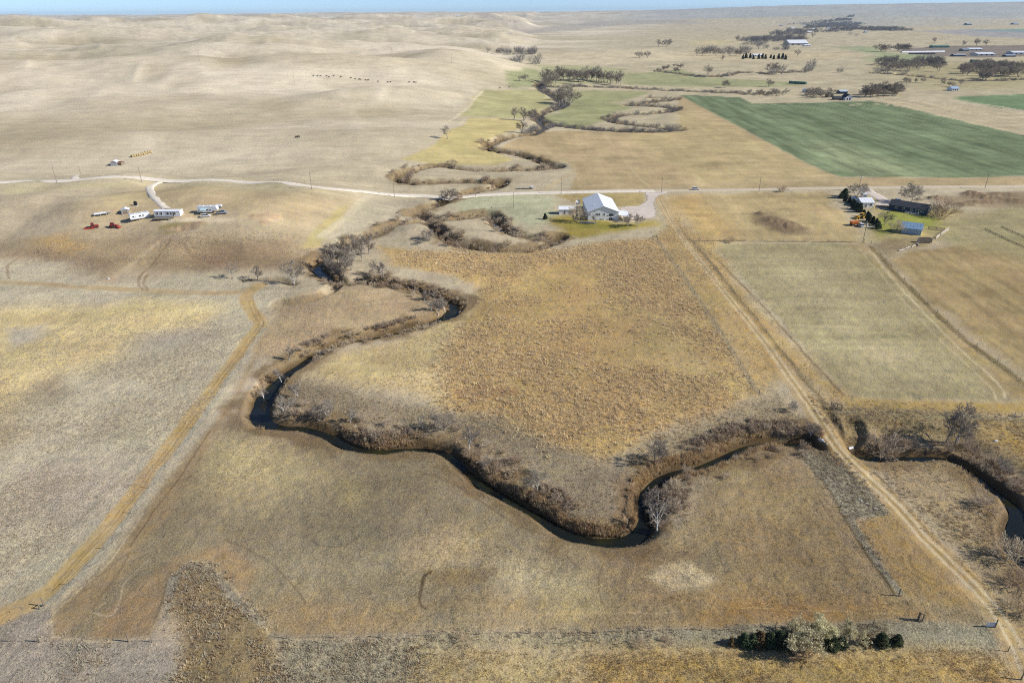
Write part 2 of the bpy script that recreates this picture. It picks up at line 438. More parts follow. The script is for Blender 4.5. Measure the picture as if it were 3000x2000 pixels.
# ------------------------------------------------------------------ land cover (real colours of grass, soil and crops)
COVER = [  # name, pixels, colour as it reads in the photo, edge softness in metres, grain, strength, (streak direction pixels a-b, amount)
    ('far_right', '1150,150 1500,60 1700,40 2352,40 3200,40 3200,430 2352,430 1900,432 1500,438 1050,452 930,440 900,400 1000,330 1070,250 1120,200', (184, 170, 136), 220, 0.5, 1.0, None),
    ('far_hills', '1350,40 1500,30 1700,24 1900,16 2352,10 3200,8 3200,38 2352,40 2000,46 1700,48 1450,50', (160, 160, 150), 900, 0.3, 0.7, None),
    ('far_patch', '1500,120 1700,116 1900,118 1990,126 1900,135 1700,140 1520,135', (194, 176, 136), 40, 0.3, 0.8, None),
    ('far_patch', '1580,95 1690,92 1690,100 1600,104', (198, 180, 130), 60, 0.3, 0.8, None),
    ('far_patch', '1040,52 1200,55 1430,52 1640,55 1430,58 1200,57', (166, 156, 140), 60, 0.3, 0.7, None),
    ('far_patch', '2000,150 2352,138 2500,140 2500,205 2352,205 2100,205', (168, 156, 112), 60, 0.3, 0.8, None),
    ('dairy_yard', '2060,112 2180,106 2352,104 2500,104 2500,128 2352,130 2240,133 2180,130 2080,124', (122, 110, 100), 20, 0.4, 0.85, None),
    ('hills_bottom', '-800,400 -800,440 0,424 160,419 360,416 560,423 720,433 850,444 960,453 900,400 1000,335 940,340 800,360 600,380 300,395', (196, 180, 146), 40, 0.5, 0.7, None),
    ('valley_gold', '1200,170 1320,150 1560,140 1600,130 1500,112 1350,118 1200,128', (204, 188, 150), 40, 0.4, 0.8, None),
    ('hay_field', '918,366 1000,332 1066,286 1078,271 1150,272 1192,277 1205,292 1118,324 1112,336 1140,350 1180,366 1140,379 1000,377 960,372', (194, 176, 116), 3, 0.35, 1, None),
    ('hay_field', '1056,267 1110,206 1240,206 1262,222 1270,240 1225,262 1190,272', (176, 168, 116), 4, 0.35, 1, None),
    ('pale_green', '1225,278 1298,246 1305,218 1290,208 1400,208 1500,212 1440,228 1405,236 1460,244 1405,262 1385,280 1330,291 1280,284', (158, 156, 108), 5, 0.35, 1, None),
    ('pale_green', '1165,160 1228,156 1245,170 1235,196 1180,203 1160,195', (158, 158, 112), 6, 0.35, 1, None),
    ('pale_green', '1430,172 1560,160 1640,180 1860,190 1800,200 1560,200 1430,192', (156, 155, 110), 8, 0.35, 1, None),
    ('pale_green', '1230,152 1330,150 1440,160 1420,190 1260,196 1236,180', (165, 163, 116), 10, 0.35, 0.8, None),
    ('brown_field', '1150,338 1230,305 1290,300 1420,303 1500,306 1565,299 1556,250 1562,220 1600,240 1912,404 1920,410 1480,434 1310,438 1322,398 1305,372 1262,372 1190,346', (180, 157, 114), 3, 0.4, 1, ((1560, 222), (1910, 405), 0.05)),
    ('brown_field', '1410,300 1560,299 1556,245 1700,300 1912,404 1600,420', (184, 163, 114), 10, 0.4, 0.8, ((1560, 222), (1910, 405), 0.06)),
    ('wheat_green', '1560,218 1640,221 1700,224 1726,237 1812,238 2005,232 2100,252 2230,282 2360,312 2600,365 2600,402 2352,405 2200,408 1930,406 1912,402', (114, 127, 90), 2.5, 0.35, 1, ((2005, 232), (2352, 312), 0.22)),
    ('wheat_pale', '1840,330 1900,320 2000,345 2110,385 2150,402 2000,402 1930,395', (150, 156, 114), 22, 0.4, 0.7, ((2005, 232), (2352, 312), 0.35)),
    ('field_edge', '1912,404 1930,407 2200,409 2352,406 2600,403 2600,425 2352,426 2000,429 1600,435 1480,437', (176, 155, 112), 2, 0.4, 1, None),
    ('bare_strip', '2005,232 2100,228 2352,262 2352,310 2230,281', (184, 168, 132), 5, 0.4, 1, ((2005, 232), (2352, 312), 0.12)),
    ('small_green', '2180,224 2260,219 2400,216 2400,255 2300,250 2240,238', (116, 138, 94), 5, 0.35, 1, None),
    ('small_green', '1905,108 2000,107 2040,122 2150,128 2170,138 2100,150 2060,146 1990,140 2010,125', (150, 158, 112), 25, 0.3, 0.9, None),
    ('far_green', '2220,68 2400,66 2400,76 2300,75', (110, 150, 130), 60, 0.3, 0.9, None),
    ('ploughed', '2110,72 2250,68 2400,72 2400,90 2240,84', (150, 148, 150), 60, 0.3, 0.7, None),
    ('verge', '0,424 160,420 360,417 560,424 720,434 850,445 700,452 400,440 330,425 0,450', (186, 172, 130), 6, 0.5, 0.7, None),
    ('bench_top', '180,470 330,428 600,440 800,455 830,470 760,500 700,540 640,520 500,500 420,515 300,520 180,515', (186, 163, 120), 18, 0.55, 0.75, None),
    ('bench_mown', '235,452 340,440 350,470 260,470', (192, 172, 124), 6, 0.4, 0.8, None),
    ('bench_slope', '-40,560 120,545 260,530 440,540 560,535 680,545 730,590 690,620 600,620 500,628 400,625 300,618 240,640 150,600 0,595', (162, 138, 102), 14, 0.9, 0.85, None),
    ('bench_slope_dark', '40,580 160,575 240,610 260,645 190,625 80,600', (128, 102, 76), 7, 0.9, 0.7, None),
    ('bench_slope_dark', '380,602 480,572 620,578 692,602 640,620 500,624', (136, 112, 86), 9, 0.9, 0.65, None),
    ('bench_slope_gold', '70,548 150,540 205,560 170,572 100,568', (196, 160, 98), 6, 0.7, 0.8, None),
    ('mown_triangle', '690,570 720,530 750,500 775,478 800,470 785,500 755,540 730,568 700,572', (184, 166, 110), 3, 0.4, 1, None),
    ('creek_flat', '735,545 800,500 850,455 960,456 985,464 930,490 860,520 790,550', (182, 170, 140), 6, 0.6, 0.9, None),
    ('pasture_by_road', '1030,470 1060,452 1270,446 1275,470 1290,500 1200,520 1150,480 1060,490', (178, 176, 138), 5, 0.6, 0.9, None),
    ('barn_verge', '1275,447 1478,443 1480,470 1425,476 1330,470', (170, 150, 96), 3, 0.5, 1, None),
    ('lawn', '1262,500 1320,494 1420,512 1500,506 1510,518 1420,534 1330,545 1282,540 1272,520', (160, 142, 66), 5, 0.5, 1, None),
    ('lawn', '1300,510 1440,514 1450,526 1330,528', (128, 124, 52), 5, 0.5, 0.7, None),
    ('grey_flat', '-400,560 0,600 150,605 250,650 480,628 640,622 680,650 650,690 600,740 540,850 440,990 330,1150 150,1330 60,1380 -100,1420 -400,1420', (188, 175, 144), 10, 0.95, 1, None),
    ('yellow_flat', '-100,715 60,695 200,708 330,692 440,690 515,712 470,745 330,770 310,815 250,835 120,870 40,930 -100,960', (214, 190, 130), 9, 0.8, 0.85, None),
    ('yellow_flat', '-60,880 40,880 50,1000 -60,1060', (190, 165, 110), 8, 0.9, 0.6, None),
    ('grey_patch', '0,760 80,750 90,775 20,800 0,790', (186, 176, 156), 4, 0.7, 0.8, None),
    ('grey_patch', '300,770 420,760 500,775 420,800 330,810', (178, 164, 144), 5, 0.8, 0.7, None),
    ('dark_patch', '70,880 130,865 170,885 140,915 80,910', (140, 122, 96), 5, 0.9, 0.7, None),
    ('pinkish', '60,1100 200,1060 260,1120 160,1200 40,1180', (180, 160, 142), 10, 0.95, 0.7, None),
    ('inner_bend', '600,745 650,695 760,660 860,660 960,670 1010,700 1000,725 900,752 790,772 700,815 640,838 580,800 560,800', (176, 152, 114), 6, 0.75, 0.95, None),
    ('tuft_field', '862,566 940,575 1010,575 1150,578 1262,573 1500,548 1512,555 1640,745 1745,905 1700,920 1640,950 1500,985 1420,1055 1385,1070 1250,1010 1100,960 1005,925 1015,840 1060,745 1100,690 1085,655 1040,632 900,610', (190, 160, 102), 4, 0.9, 1, None),
    ('tuft_rust', '1200,820 1340,700 1480,600 1560,690 1640,800 1640,930 1400,960 1300,930', (172, 142, 94), 25, 0.9, 0.6, None),
    ('tuft_olive', '1450,700 1580,720 1680,880 1560,900', (178, 158, 108), 20, 0.8, 0.7, None),
    ('pale_bank', '700,868 740,832 830,800 960,762 1060,700 1090,690 1060,760 1015,830 1008,925 880,900 800,890', (202, 178, 124), 5, 0.7, 1, None),
    ('brown_spot', '1040,895 1100,882 1185,888 1195,905 1120,915 1060,915', (164, 128, 84), 2, 0.6, 0.9, None),
    ('grey_bend', '640,945 618,915 630,885 680,872 760,888 900,930 1020,945 1110,950 1260,1010 1400,1062 1445,1080 1430,1190 1390,1207 1300,1190 1230,1150 1130,1090 1060,1030 1000,1000 870,1005 770,975 700,955', (150, 134, 106), 4, 0.95, 1, None),
    ('grey_bend', '1440,1060 1490,1000 1600,968 1740,918 1790,905 1850,960 1860,990 1760,990 1690,1010 1620,1045 1540,1065 1500,1085 1470,1110', (156, 140, 108), 5, 0.9, 1, None),
    ('grey_bend', '1500,1110 1560,1072 1650,1050 1640,1085 1600,1115 1582,1170 1540,1208 1490,1218 1492,1160', (146, 134, 112), 4, 0.95, 1, None),
    ('hay_upper_right', '1530,450 1700,444 1900,440 1920,470 1990,556 1640,556 1610,552', (182, 160, 112), 4, 0.5, 1, ((1700, 445), (1800, 556), 0.06)),
    ('hay_gold', '1530,456 1600,452 1660,500 1690,552 1620,552 1560,500', (190, 158, 98), 10, 0.5, 0.8, ((1530, 455), (1620, 552), 0.08)),
    ('soil_scar', '1720,490 1760,488 1830,520 1865,535 1800,540 1750,520', (136, 116, 88), 5, 0.9, 0.85, None),
    ('grey_hay', '1642,560 1962,560 2010,600 2150,730 2330,925 2200,920 1955,916 1800,740', (158, 144, 102), 3, 0.7, 1, ((1642, 800), (2330, 815), 0.07)),
    ('grey_hay_pale', '1700,570 1900,580 2000,680 2050,760 2280,905 2000,905 1900,800 1800,700', (184, 170, 128), 30, 0.7, 0.7, ((1642, 800), (2330, 815), 0.13)),
    ('track_gold', '1545,470 1560,520 1640,552 1700,650 1800,760 1950,915 1910,935 1820,840 1745,905 1640,745 1512,555', (182, 154, 100), 4, 0.75, 1, ((1600, 590), (1830, 888), 0.08)),
    ('lane_brown', '1965,560 1990,560 2060,640 2170,745 2352,880 2420,935 2352,935 2200,800 2100,690', (168, 144, 92), 4, 0.5, 0.9, ((1990, 560), (2352, 880), 0.10)),
    ('right_field', '2030,590 2100,575 2200,560 2352,540 2500,560 2500,960 2352,862 2170,725', (160, 138, 94), 4, 0.5, 1, ((2100, 580), (2352, 760), 0.12)),
    ('right_field_up', '2130,545 2200,490 2352,470 2500,470 2500,600 2352,600 2250,570', (160, 148, 104), 10, 0.5, 0.9, None),
    ('farm_yard', '1990,445 2080,470 2200,480 2190,520 2130,560 2000,556 1990,520', (168, 152, 96), 6, 0.5, 0.9, None),
    ('farm_lawn', '2015,490 2060,485 2140,498 2170,505 2160,520 2110,520 2060,530 2020,540 2010,510', (140, 142, 60), 4, 0.4, 1, None),
    ('corral_soil', '2000,565 2060,545 2140,545 2120,560 2070,575 2030,590', (150, 132, 96), 4, 0.7, 0.9, None),
    ('dug_soil', '2140,450 2352,438 2480,440 2480,475 2300,478 2180,470', (150, 130, 100), 5, 0.8, 0.9, None),
    ('bench_sand', '355,500 420,502 480,498 540,505 500,512 420,512 370,510', (206, 188, 152), 2.5, 0.5, 0.85, None),
    ('bench_dug', '362,520 400,512 460,510 475,516 440,524 400,535 380,540', (150, 134, 84), 2.5, 0.8, 0.9, None),
    ('bench_sand', '565,490 640,490 650,505 600,510 570,500', (204, 176, 136), 2.5, 0.5, 0.8, None),
    ('creek_strip_gold', '1930,915 2352,928 2480,935 2480,962 2352,955 1940,940', (178, 150, 90), 3, 0.5, 1, None),
    ('ravine_top', '1860,910 1935,940 2150,945 2352,965 2480,975 2480,1110 2352,1080 2240,1020 2150,1000 2000,1000 1950,1030 1915,1000', (154, 134, 92), 4, 0.9, 0.95, None),
    ('right_gold', '2230,975 2480,968 2480,1080 2352,1040 2260,1000', (178, 148, 86), 5, 0.6, 0.9, ((2230, 975), (2352, 1060), 0.12)),
    ('right_bank', '1985,1062 2060,1045 2170,1045 2230,1075 2300,1130 2335,1170 2325,1230 2340,1280 2480,1400 2480,1700 2400,1600 2300,1400 2180,1260 2080,1150', (160, 140, 104), 4, 0.95, 1, None),
    ('near_field', '118,1458 128,1405 250,1295 330,1180 430,1050 490,975 560,975 640,985 700,985 800,1012 900,1035 1000,1032 1050,1060 1150,1130 1250,1190 1340,1240 1430,1243 1510,1235 1585,1180 1625,1100 1690,1050 1790,1038 1840,1052 1870,1085 1960,1200 2062,1370 2230,1410 2270,1432 2110,1432 1600,1446 1000,1456 642,1466 610,1440 540,1350 470,1290 430,1285 390,1330 360,1420 335,1462 200,1470', (152, 136, 104), 2.5, 0.8, 1, None),
    ('near_red', '1630,1100 1700,1055 1800,1042 1840,1060 1960,1205 2060,1370 2250,1430 1600,1445 1400,1445 1380,1300 1490,1255 1590,1190', (156, 132, 92), 12, 0.7, 0.9, ((1700, 1060), (1800, 1440), 0.05)),
    ('near_red', '1960,1200 2050,1150 2110,1240 2180,1310 2250,1400 2230,1412 2064,1366', (156, 128, 80), 3, 0.7, 0.9, None),
    ('near_green', '640,1180 800,1140 1000,1200 950,1300 760,1320 640,1260', (138, 126, 98), 16, 0.8, 0.8, None),
    ('near_yellow', '500,1010 600,1000 690,1040 730,1100 600,1150 510,1130 470,1060', (192, 172, 122), 9, 0.75, 0.85, None),
    ('near_yellow', '780,1100 830,1110 830,1145 790,1140', (190, 170, 112), 4, 0.75, 0.6, None),
    ('near_tan', '940,1260 1040,1200 1110,1200 1100,1250 1020,1290 960,1300', (184, 160, 116), 7, 0.75, 0.9, None),
    ('near_pale', '1140,1310 1200,1305 1340,1340 1350,1380 1200,1370 1120,1345', (190, 174, 132), 5, 0.8, 0.9, None),
    ('near_pale', '1480,1330 1530,1295 1590,1290 1650,1330 1620,1355 1540,1358', (200, 180, 136), 2.5, 0.8, 0.95, None),
    ('near_dark', '975,1310 1060,1300 1140,1310 1110,1340 1000,1345', (136, 116, 82), 3, 0.85, 0.9, None),
    ('near_dark', '975,1370 1060,1350 1110,1370 1060,1400 985,1395', (140, 120, 84), 4, 0.85, 0.7, None),
    ('near_grey', '1580,1290 1650,1230 1685,1310 1640,1330', (136, 122, 94), 1.5, 0.8, 0.8, None),
    ('near_orange', '640,1400 780,1390 960,1390 960,1440 660,1462 600,1420', (170, 140, 92), 6, 0.7, 0.7, None),
    ('near_orange', '1120,1370 1360,1375 1400,1440 1100,1452', (172, 150, 102), 6, 0.7, 0.7, None),
    ('near_orange', '1560,1420 1700,1380 2000,1400 2100,1425 1700,1440', (158, 122, 68), 5, 0.7, 0.85, None),
    ('mown_left', '490,975 520,930 600,780 618,760 600,800 545,900 500,985 430,1120 330,1260 240,1370 150,1460 118,1458 128,1405 250,1295 330,1180 430,1050', (162, 138, 100), 2.5, 0.55, 0.9, None),
    ('mown_left', '240,1400 330,1330 400,1280 520,1250 600,1300 560,1370 470,1290 390,1320 340,1455 200,1465', (164, 134, 94), 2.5, 0.6, 0.7, None),
    ('rough_island', '382,1330 430,1290 480,1300 560,1375 620,1450 650,1568 660,1700 380,1700 400,1568 420,1470 385,1400', (144, 124, 86), 3, 1.0, 0.95, None),
    ('rough_island_edge', '372,1335 430,1288 480,1298 560,1375 610,1440 590,1440 480,1320 430,1305 395,1345 375,1450', (158, 148, 126), 1.2, 1.0, 0.9, None),
    ('fence_verge_left', '-100,1430 60,1395 118,1400 116,1460 200,1472 340,1468 400,1480 400,1700 -100,1700', (168, 155, 134), 2, 1.0, 1, None),
    ('fence_verge', '640,1468 980,1462 1000,1500 980,1568 980,1700 660,1700 640,1568', (156, 146, 118), 2.5, 1.0, 0.95, None),
    ('fence_verge', '980,1462 1370,1456 1600,1448 1720,1442 2110,1430 2270,1440 2300,1480 2270,1510 2000,1500 1740,1498 1300,1492 1000,1490', (154, 146, 118), 1.5, 1.0, 1, None),
    ('bottom_gold', '1370,1500 1750,1502 2000,1504 2280,1514 2340,1568 2360,1700 1300,1700', (182, 154, 94), 4, 0.8, 1, None),
    ('bottom_mix', '980,1495 1370,1498 1320,1700 900,1700 960,1568', (182, 160, 106), 6, 0.85, 0.9, None),
    ('grey_strip', '1832,1030 1870,1030 1920,1045 1960,1090 2010,1140 2048,1178 2010,1185 1965,1190 1985,1235 2040,1320 2072,1362 2058,1370 1985,1268 1920,1160 1880,1095 1845,1055', (150, 142, 118), 1.0, 1.0, 1, None),
]
LINES = [  # name, pixels, half width m, colour, grain, strength
    ('bench_path', '-60,648 100,652 200,660 340,668 500,672 560,668 590,652', 2.4, (178, 154, 112), 0.4, 0.9),
    ('track_left', '600,652 565,680 572,700 590,728 597,745 570,785 500,880 430,970 330,1110 230,1235 130,1345 60,1392 -20,1422 -120,1445', 2.6, (184, 156, 104), 0.35, 1.0),
    ('fence_weeds', '608,752 560,822 500,905 445,985 380,1072 300,1180 240,1262 160,1345 100,1395', 0.8, (170, 160, 136), 0.9, 0.9),
    ('mow_line', '480,990 420,1085 350,1180 300,1255', 0.16, (112, 92, 64), 0.6, 0.8),
    ('rut', '570,690 586,728 592,747 565,787 496,880 426,970 326,1110 226,1235 126,1343', 0.22, (150, 122, 80), 0.4, 0.6),
    ('rut', '580,690 597,728 603,747 574,787 505,880 435,970 335,1110 235,1235 134,1345', 0.22, (150, 122, 80), 0.4, 0.6),
    ('fence_weeds', '1510,553 1570,635 1640,742 1700,838 1745,905', 0.9, (156, 140, 106), 0.9, 0.9),
    ('fence_weeds', '1560,525 1620,590 1700,690 1760,765 1820,838 1880,908 1912,940', 0.8, (138, 120, 84), 0.9, 0.9),
    ('field_line', '1590,552 1650,600 1740,690 1830,790 1940,910', 0.35, (130, 110, 74), 0.9, 0.8),
    ('fence_weeds', '2000,565 2060,630 2130,700 2200,765 2290,835 2400,925', 1.1, (128, 112, 74), 1.0, 0.9),
    ('fence_weeds', '1600,553 1750,554 1900,556 1985,557', 0.7, (124, 108, 76), 0.9, 0.9),
    ('fence_weeds', '1912,942 2050,947 2200,956 2352,962 2420,964', 0.6, (150, 140, 104), 0.9, 0.8),
    ('field_line', '1835,1030 1852,1055 1885,1100 1930,1165 1985,1258 2055,1365', 0.3, (110, 94, 64), 0.9, 0.9),
    ('field_line', '1985,1075 2020,1095 2070,1150 2120,1205 2180,1270 2260,1350', 0.3, (104, 88, 58), 0.9, 0.85),
    ('creek_path', '700,975 800,1008 900,1036 1000,1036 1060,1075 1150,1140 1250,1198 1340,1238 1430,1240 1510,1232', 0.8, (186, 168, 136), 0.5, 0.6),
    ('cow_path', '960,1080 1040,1110 1100,1150 1180,1200 1260,1225 1340,1238', 0.25, (120, 102, 74), 0.6, 0.8),
    ('cow_path', '1145,1140 1150,1165 1200,1190 1260,1215', 0.22, (116, 98, 70), 0.6, 0.8),
    ('mow_line', '1520,1260 1525,1285 1560,1318 1600,1330', 0.12, (120, 100, 70), 0.6, 0.0),
    ('dry_cut', '990,1312 975,1322 968,1345 962,1370 968,1388 980,1396', 0.32, (98, 82, 56), 0.8, 0.9),
    ('mow_line', '520,1240 570,1262 640,1310 690,1370 700,1385', 0.14, (110, 92, 66), 0.6, 0.7),
    ('mow_line', '300,1270 260,1330 225,1380 216,1405', 0.16, (120, 102, 74), 0.6, 0.7),
    ('mow_line', '216,1405 260,1410 275,1380 290,1330 345,1285', 0.16, (186, 168, 136), 0.6, 0.6),
    ('mow_line', '118,1455 128,1405 250,1293 330,1178', 0.2, (190, 172, 138), 0.6, 0.7),
    ('mow_line', '120,1462 200,1471 335,1465', 0.3, (188, 170, 138), 0.6, 0.8),
    ('mow_line', '440,1285 480,1300 545,1360 610,1440 642,1466 800,1463 980,1460', 0.25, (180, 162, 128), 0.6, 0.8),
    ('mow_line', '384,1330 372,1380 355,1420', 0.2, (110, 96, 74), 0.6, 0.7),
    ('mow_arc', '1300,1255 1305,1275 1330,1310', 0.12, (112, 94, 66), 0.6, 0.8),
    ('mow_arc', '2070,1280 2085,1310 2120,1335 2150,1345', 0.14, (120, 96, 60), 0.6, 0.8),
    ('mow_arc', '2088,1275 2098,1305 2130,1325 2150,1330', 0.14, (120, 96, 60), 0.6, 0.8),
    ('field_track', '1385,305 1420,350 1460,400 1492,432', 0.9, (190, 168, 124), 0.4, 0.8),
    ('field_track', '1240,330 1260,350 1300,372 1318,385 1310,400 1285,415 1260,428 1250,440', 1.8, (188, 168, 124), 0.4, 0.7),
    ('field_track', '1110,207 1085,235 1062,258 1030,280', 1.5, (214, 198, 160), 0.4, 0.8),
    ('field_track', '1020,300 1055,285 1070,272', 1.2, (210, 194, 156), 0.4, 0.8),
    ('bench_track', '330,668 318,650 325,630 345,610 370,580 395,545', 0.5, (140, 116, 84), 0.7, 0.7),
    ('bench_track', '340,668 330,650 338,630', 0.5, (140, 116, 84), 0.7, 0.7),
    ('bench_track', '250,648 290,615 330,585 360,560', 1.4, (186, 164, 128), 0.5, 0.7),
    ('bench_track', '20,640 18,612 30,600 45,590', 0.5, (150, 126, 96), 0.7, 0.7),
    ('bench_loop', '350,472 260,472 200,480 175,498 180,515 200,520', 1.0, (196, 178, 140), 0.5, 0.6),
    ('lane_rut', '1998,575 2060,650 2130,725 2200,795 2290,880 2310,915', 0.3, (200, 184, 144), 0.5, 0.8),
    ('lane_rut', '1975,572 2040,650 2110,728 2180,800 2270,885 2290,920', 0.3, (190, 172, 130), 0.5, 0.6),
    ('pale_path', '2352,255 2250,240 2100,232 2070,228', 4.0, (196, 182, 150), 0.4, 0.8),
    ('creek_bank_track', '850,448 800,495 735,545', 2.0, (200, 186, 152), 0.5, 0.6),
    ('ring', '720,1237 735,1220 765,1212 798,1216 815,1234 800,1250 760,1256 730,1250 718,1237', 0.13, (118, 100, 72), 0.6, 0.7),
    ('cow_path', '-40,1010 90,985 200,1000 330,960 420,955', 0.18, (150, 132, 108), 0.6, 0.6),
    ('cow_path', '60,1300 110,1240 190,1190 260,1120 300,1085', 0.16, (146, 128, 106), 0.6, 0.6),
    ('cow_path', '640,700 720,715 820,700 920,690 990,705', 0.2, (196, 176, 140), 0.6, 0.6),
    ('cow_path', '1010,925 1040,850 1090,760 1130,700 1200,640 1300,590', 0.25, (196, 172, 120), 0.6, 0.5),
    ('mow_line', '1680,1065 1640,1150 1640,1230 1660,1300', 0.14, (124, 102, 70), 0.6, 0.5),
    ('mow_line', '1400,1440 1382,1380 1375,1330 1385,1290', 0.16, (126, 106, 74), 0.6, 0.6),
    ('mow_line', '1700,1395 1900,1400 2080,1410', 0.14, (190, 160, 104), 0.6, 0.6),
    ('mow_line', '1050,1420 1200,1412 1400,1408 1560,1404', 0.14, (186, 160, 112), 0.6, 0.5),
    ('drain', '420,560 450,590 500,600 560,596 640,600', 0.9, (132, 108, 82), 0.9, 0.5),
    ('wheel_line', '1700,235 1790,275 1880,318 1980,368 2060,402', 0.5, (140, 146, 100), 0.4, 0.7),
    ('wheel_line', '1830,238 1950,278 2080,325 2200,372 2290,405', 0.5, (140, 146, 100), 0.4, 0.7),
    ('wheel_line', '2000,240 2120,280 2250,325 2352,362', 0.5, (136, 144, 98), 0.4, 0.7),
    ('white_bank', '1180,126 1240,138 1300,140', 10, (206, 196, 168), 0.3, 0.5),
    ('wash', '1955,242 2000,238 2100,250 2230,282 2352,310', 2.0, (196, 180, 140), 0.4, 0.6),
]

GRID = {}

def build_terrain():
    # rows get farther apart with distance, columns fan out: one sheet to the skyline
    ys = [-400.0, -250.0, -150.0, -90.0, -50.0, -20.0, 5.0, 25.0, 42.0, 55.0, 63.0]
    y = 68.0
    while y < 32000:
        ys.append(y)
        dep = math.atan2(100.0, y)
        step = 2.5 / FPX * (100.0 / math.sin(dep) ** 2) * math.cos(PITCH - dep) ** 2
        y += min(step, 0.022 * y)
    ys = np.array(ys)
    core = np.linspace(-1, 1, 980)
    ext = np.array([1.02, 1.05, 1.1, 1.16, 1.24, 1.34, 1.46, 1.6, 1.8, 2.05, 2.4])
    us = np.concatenate([-ext[::-1], core, ext])
    hw = 0.86 * (0.902 * np.maximum(ys, 60) + 43)
    X = us[None, :] * hw[:, None]
    Y = np.repeat(ys[:, None], len(us), 1)
    nr, nc = X.shape
    x, y = X.ravel(), Y.ravel()
    z, near, cut = ground(x, y, True)
    # colours
    r = np.hypot(x, y)
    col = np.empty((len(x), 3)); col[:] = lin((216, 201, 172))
    grain = np.full(len(x), 0.6)
    warp = np.minimum(1.0 + r / 400.0, 6)
    n1, n2 = fbm(x, y, 18, 3, 101), fbm(x, y, 18, 3, 105)
    wx0 = x + n1 * 1.0; wy0 = y + n2 * 1.0
    wx1 = x + n1 * 3.0 * warp; wy1 = y + n2 * 3.0 * warp
    # dry prairie: broad tone changes of the grass itself
    pr = fbm(x, y, 240, 4, 111); pg = fbm(x, y, 700, 3, 115)
    col *= (1 + 0.16 * pr + 0.12 * pg)[:, None]
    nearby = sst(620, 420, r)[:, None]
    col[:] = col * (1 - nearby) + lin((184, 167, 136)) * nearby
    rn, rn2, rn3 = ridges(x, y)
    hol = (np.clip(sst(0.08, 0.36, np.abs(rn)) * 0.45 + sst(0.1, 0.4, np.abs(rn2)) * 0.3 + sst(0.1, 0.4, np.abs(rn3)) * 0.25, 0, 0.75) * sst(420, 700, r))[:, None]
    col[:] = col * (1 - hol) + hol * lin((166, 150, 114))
    olive = sst(0.05, 0.35, fbm(x, y, 330, 3, 119))[:, None]
    col[:] = col * (1 - 0.35 * olive) + 0.35 * olive * lin((182, 170, 132))
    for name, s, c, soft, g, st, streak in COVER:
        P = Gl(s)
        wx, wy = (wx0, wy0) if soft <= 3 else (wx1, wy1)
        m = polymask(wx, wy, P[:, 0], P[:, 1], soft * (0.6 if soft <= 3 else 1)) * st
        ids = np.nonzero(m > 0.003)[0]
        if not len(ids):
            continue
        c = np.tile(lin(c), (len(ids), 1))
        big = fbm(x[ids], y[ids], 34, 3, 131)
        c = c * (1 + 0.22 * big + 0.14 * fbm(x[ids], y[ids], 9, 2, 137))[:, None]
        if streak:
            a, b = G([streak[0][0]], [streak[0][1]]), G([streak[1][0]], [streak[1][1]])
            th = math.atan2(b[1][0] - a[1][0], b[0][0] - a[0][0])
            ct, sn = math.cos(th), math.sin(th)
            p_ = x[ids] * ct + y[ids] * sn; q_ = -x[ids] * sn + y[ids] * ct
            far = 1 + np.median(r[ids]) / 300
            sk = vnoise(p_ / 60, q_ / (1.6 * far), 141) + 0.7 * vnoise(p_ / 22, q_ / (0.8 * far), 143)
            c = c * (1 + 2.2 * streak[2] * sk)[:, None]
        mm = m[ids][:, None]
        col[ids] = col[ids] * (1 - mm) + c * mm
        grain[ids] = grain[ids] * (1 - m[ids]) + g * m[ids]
    jx = x + fbm(x, y, 6, 2, 151) * 0.6; jy = y + fbm(x, y, 6, 2, 155) * 0.6
    for name, s, w, c, g, st in LINES:
        L = Gl(s, 4)
        d, al = linedist(jx, jy, L[:, 0], L[:, 1], w * 2 + 3)
        pxm = np.maximum(r, 90) * 0.0011
        m = st * (1 - sst(w * 0.7, w * 1.15 + pxm * 0.6, d))
        m = m * (0.72 + 0.55 * (vnoise(al / 7, al * 0, 161) + 0.5))
        m = np.clip(m, 0, 1)
        ids = np.nonzero(m > 0.003)[0]
        mm = m[ids][:, None]
        col[ids] = col[ids] * (1 - mm) + lin(c) * mm
        grain[ids] = grain[ids] * (1 - m[ids]) + g * m[ids]
    # creek sides: bare soil and rank dead weeds
    nz = fbm(x, y, 7, 3, 181)
    m = (1 - sst(5, 9.5, near + nz * 6)) * 0.8
    col[:] = col * (1 - m[:, None]) + lin((128, 106, 72)) * m[:, None]
    grain[:] = np.maximum(grain, m)
    m = (1 - sst(2.0, 3.6, near + nz * 1.5)) * 0.9
    col[:] = col * (1 - m[:, None]) + lin((84, 68, 44)) * m[:, None]
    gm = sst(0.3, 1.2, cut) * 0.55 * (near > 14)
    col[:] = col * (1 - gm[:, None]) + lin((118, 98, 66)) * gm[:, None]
    # two-rut farm track with a grassy crown
    d, al = linedist(x, y, TRACK[:, 0], TRACK[:, 1], 12)
    nb = fbm(x, y, 5, 2, 171)
    for lo, hi, c, st in ((0, 2.8, (186, 154, 98), 0.55), (0, 1.45, (188, 162, 112), 0.8)):
        m = st * (1 - sst(hi * 0.8, hi * 1.2, d + nb * 0.8))
        col[:] = col * (1 - m[:, None]) + lin(c) * m[:, None]
        grain[:] = grain * (1 - m) + 0.4 * m
    m = 0.85 * (1 - sst(0.2, 0.42, np.abs(d - 0.9)))
    col[:] = col * (1 - m[:, None]) + lin((206, 186, 146)) * m[:, None]
    m = 0.8 * (1 - sst(0.15, 0.5, np.abs(d + nb * 0.2))) * sst(-0.2, 0.15, vnoise(al / 25, al * 0, 177))
    col[:] = col * (1 - m[:, None]) + lin((150, 126, 80)) * m[:, None]
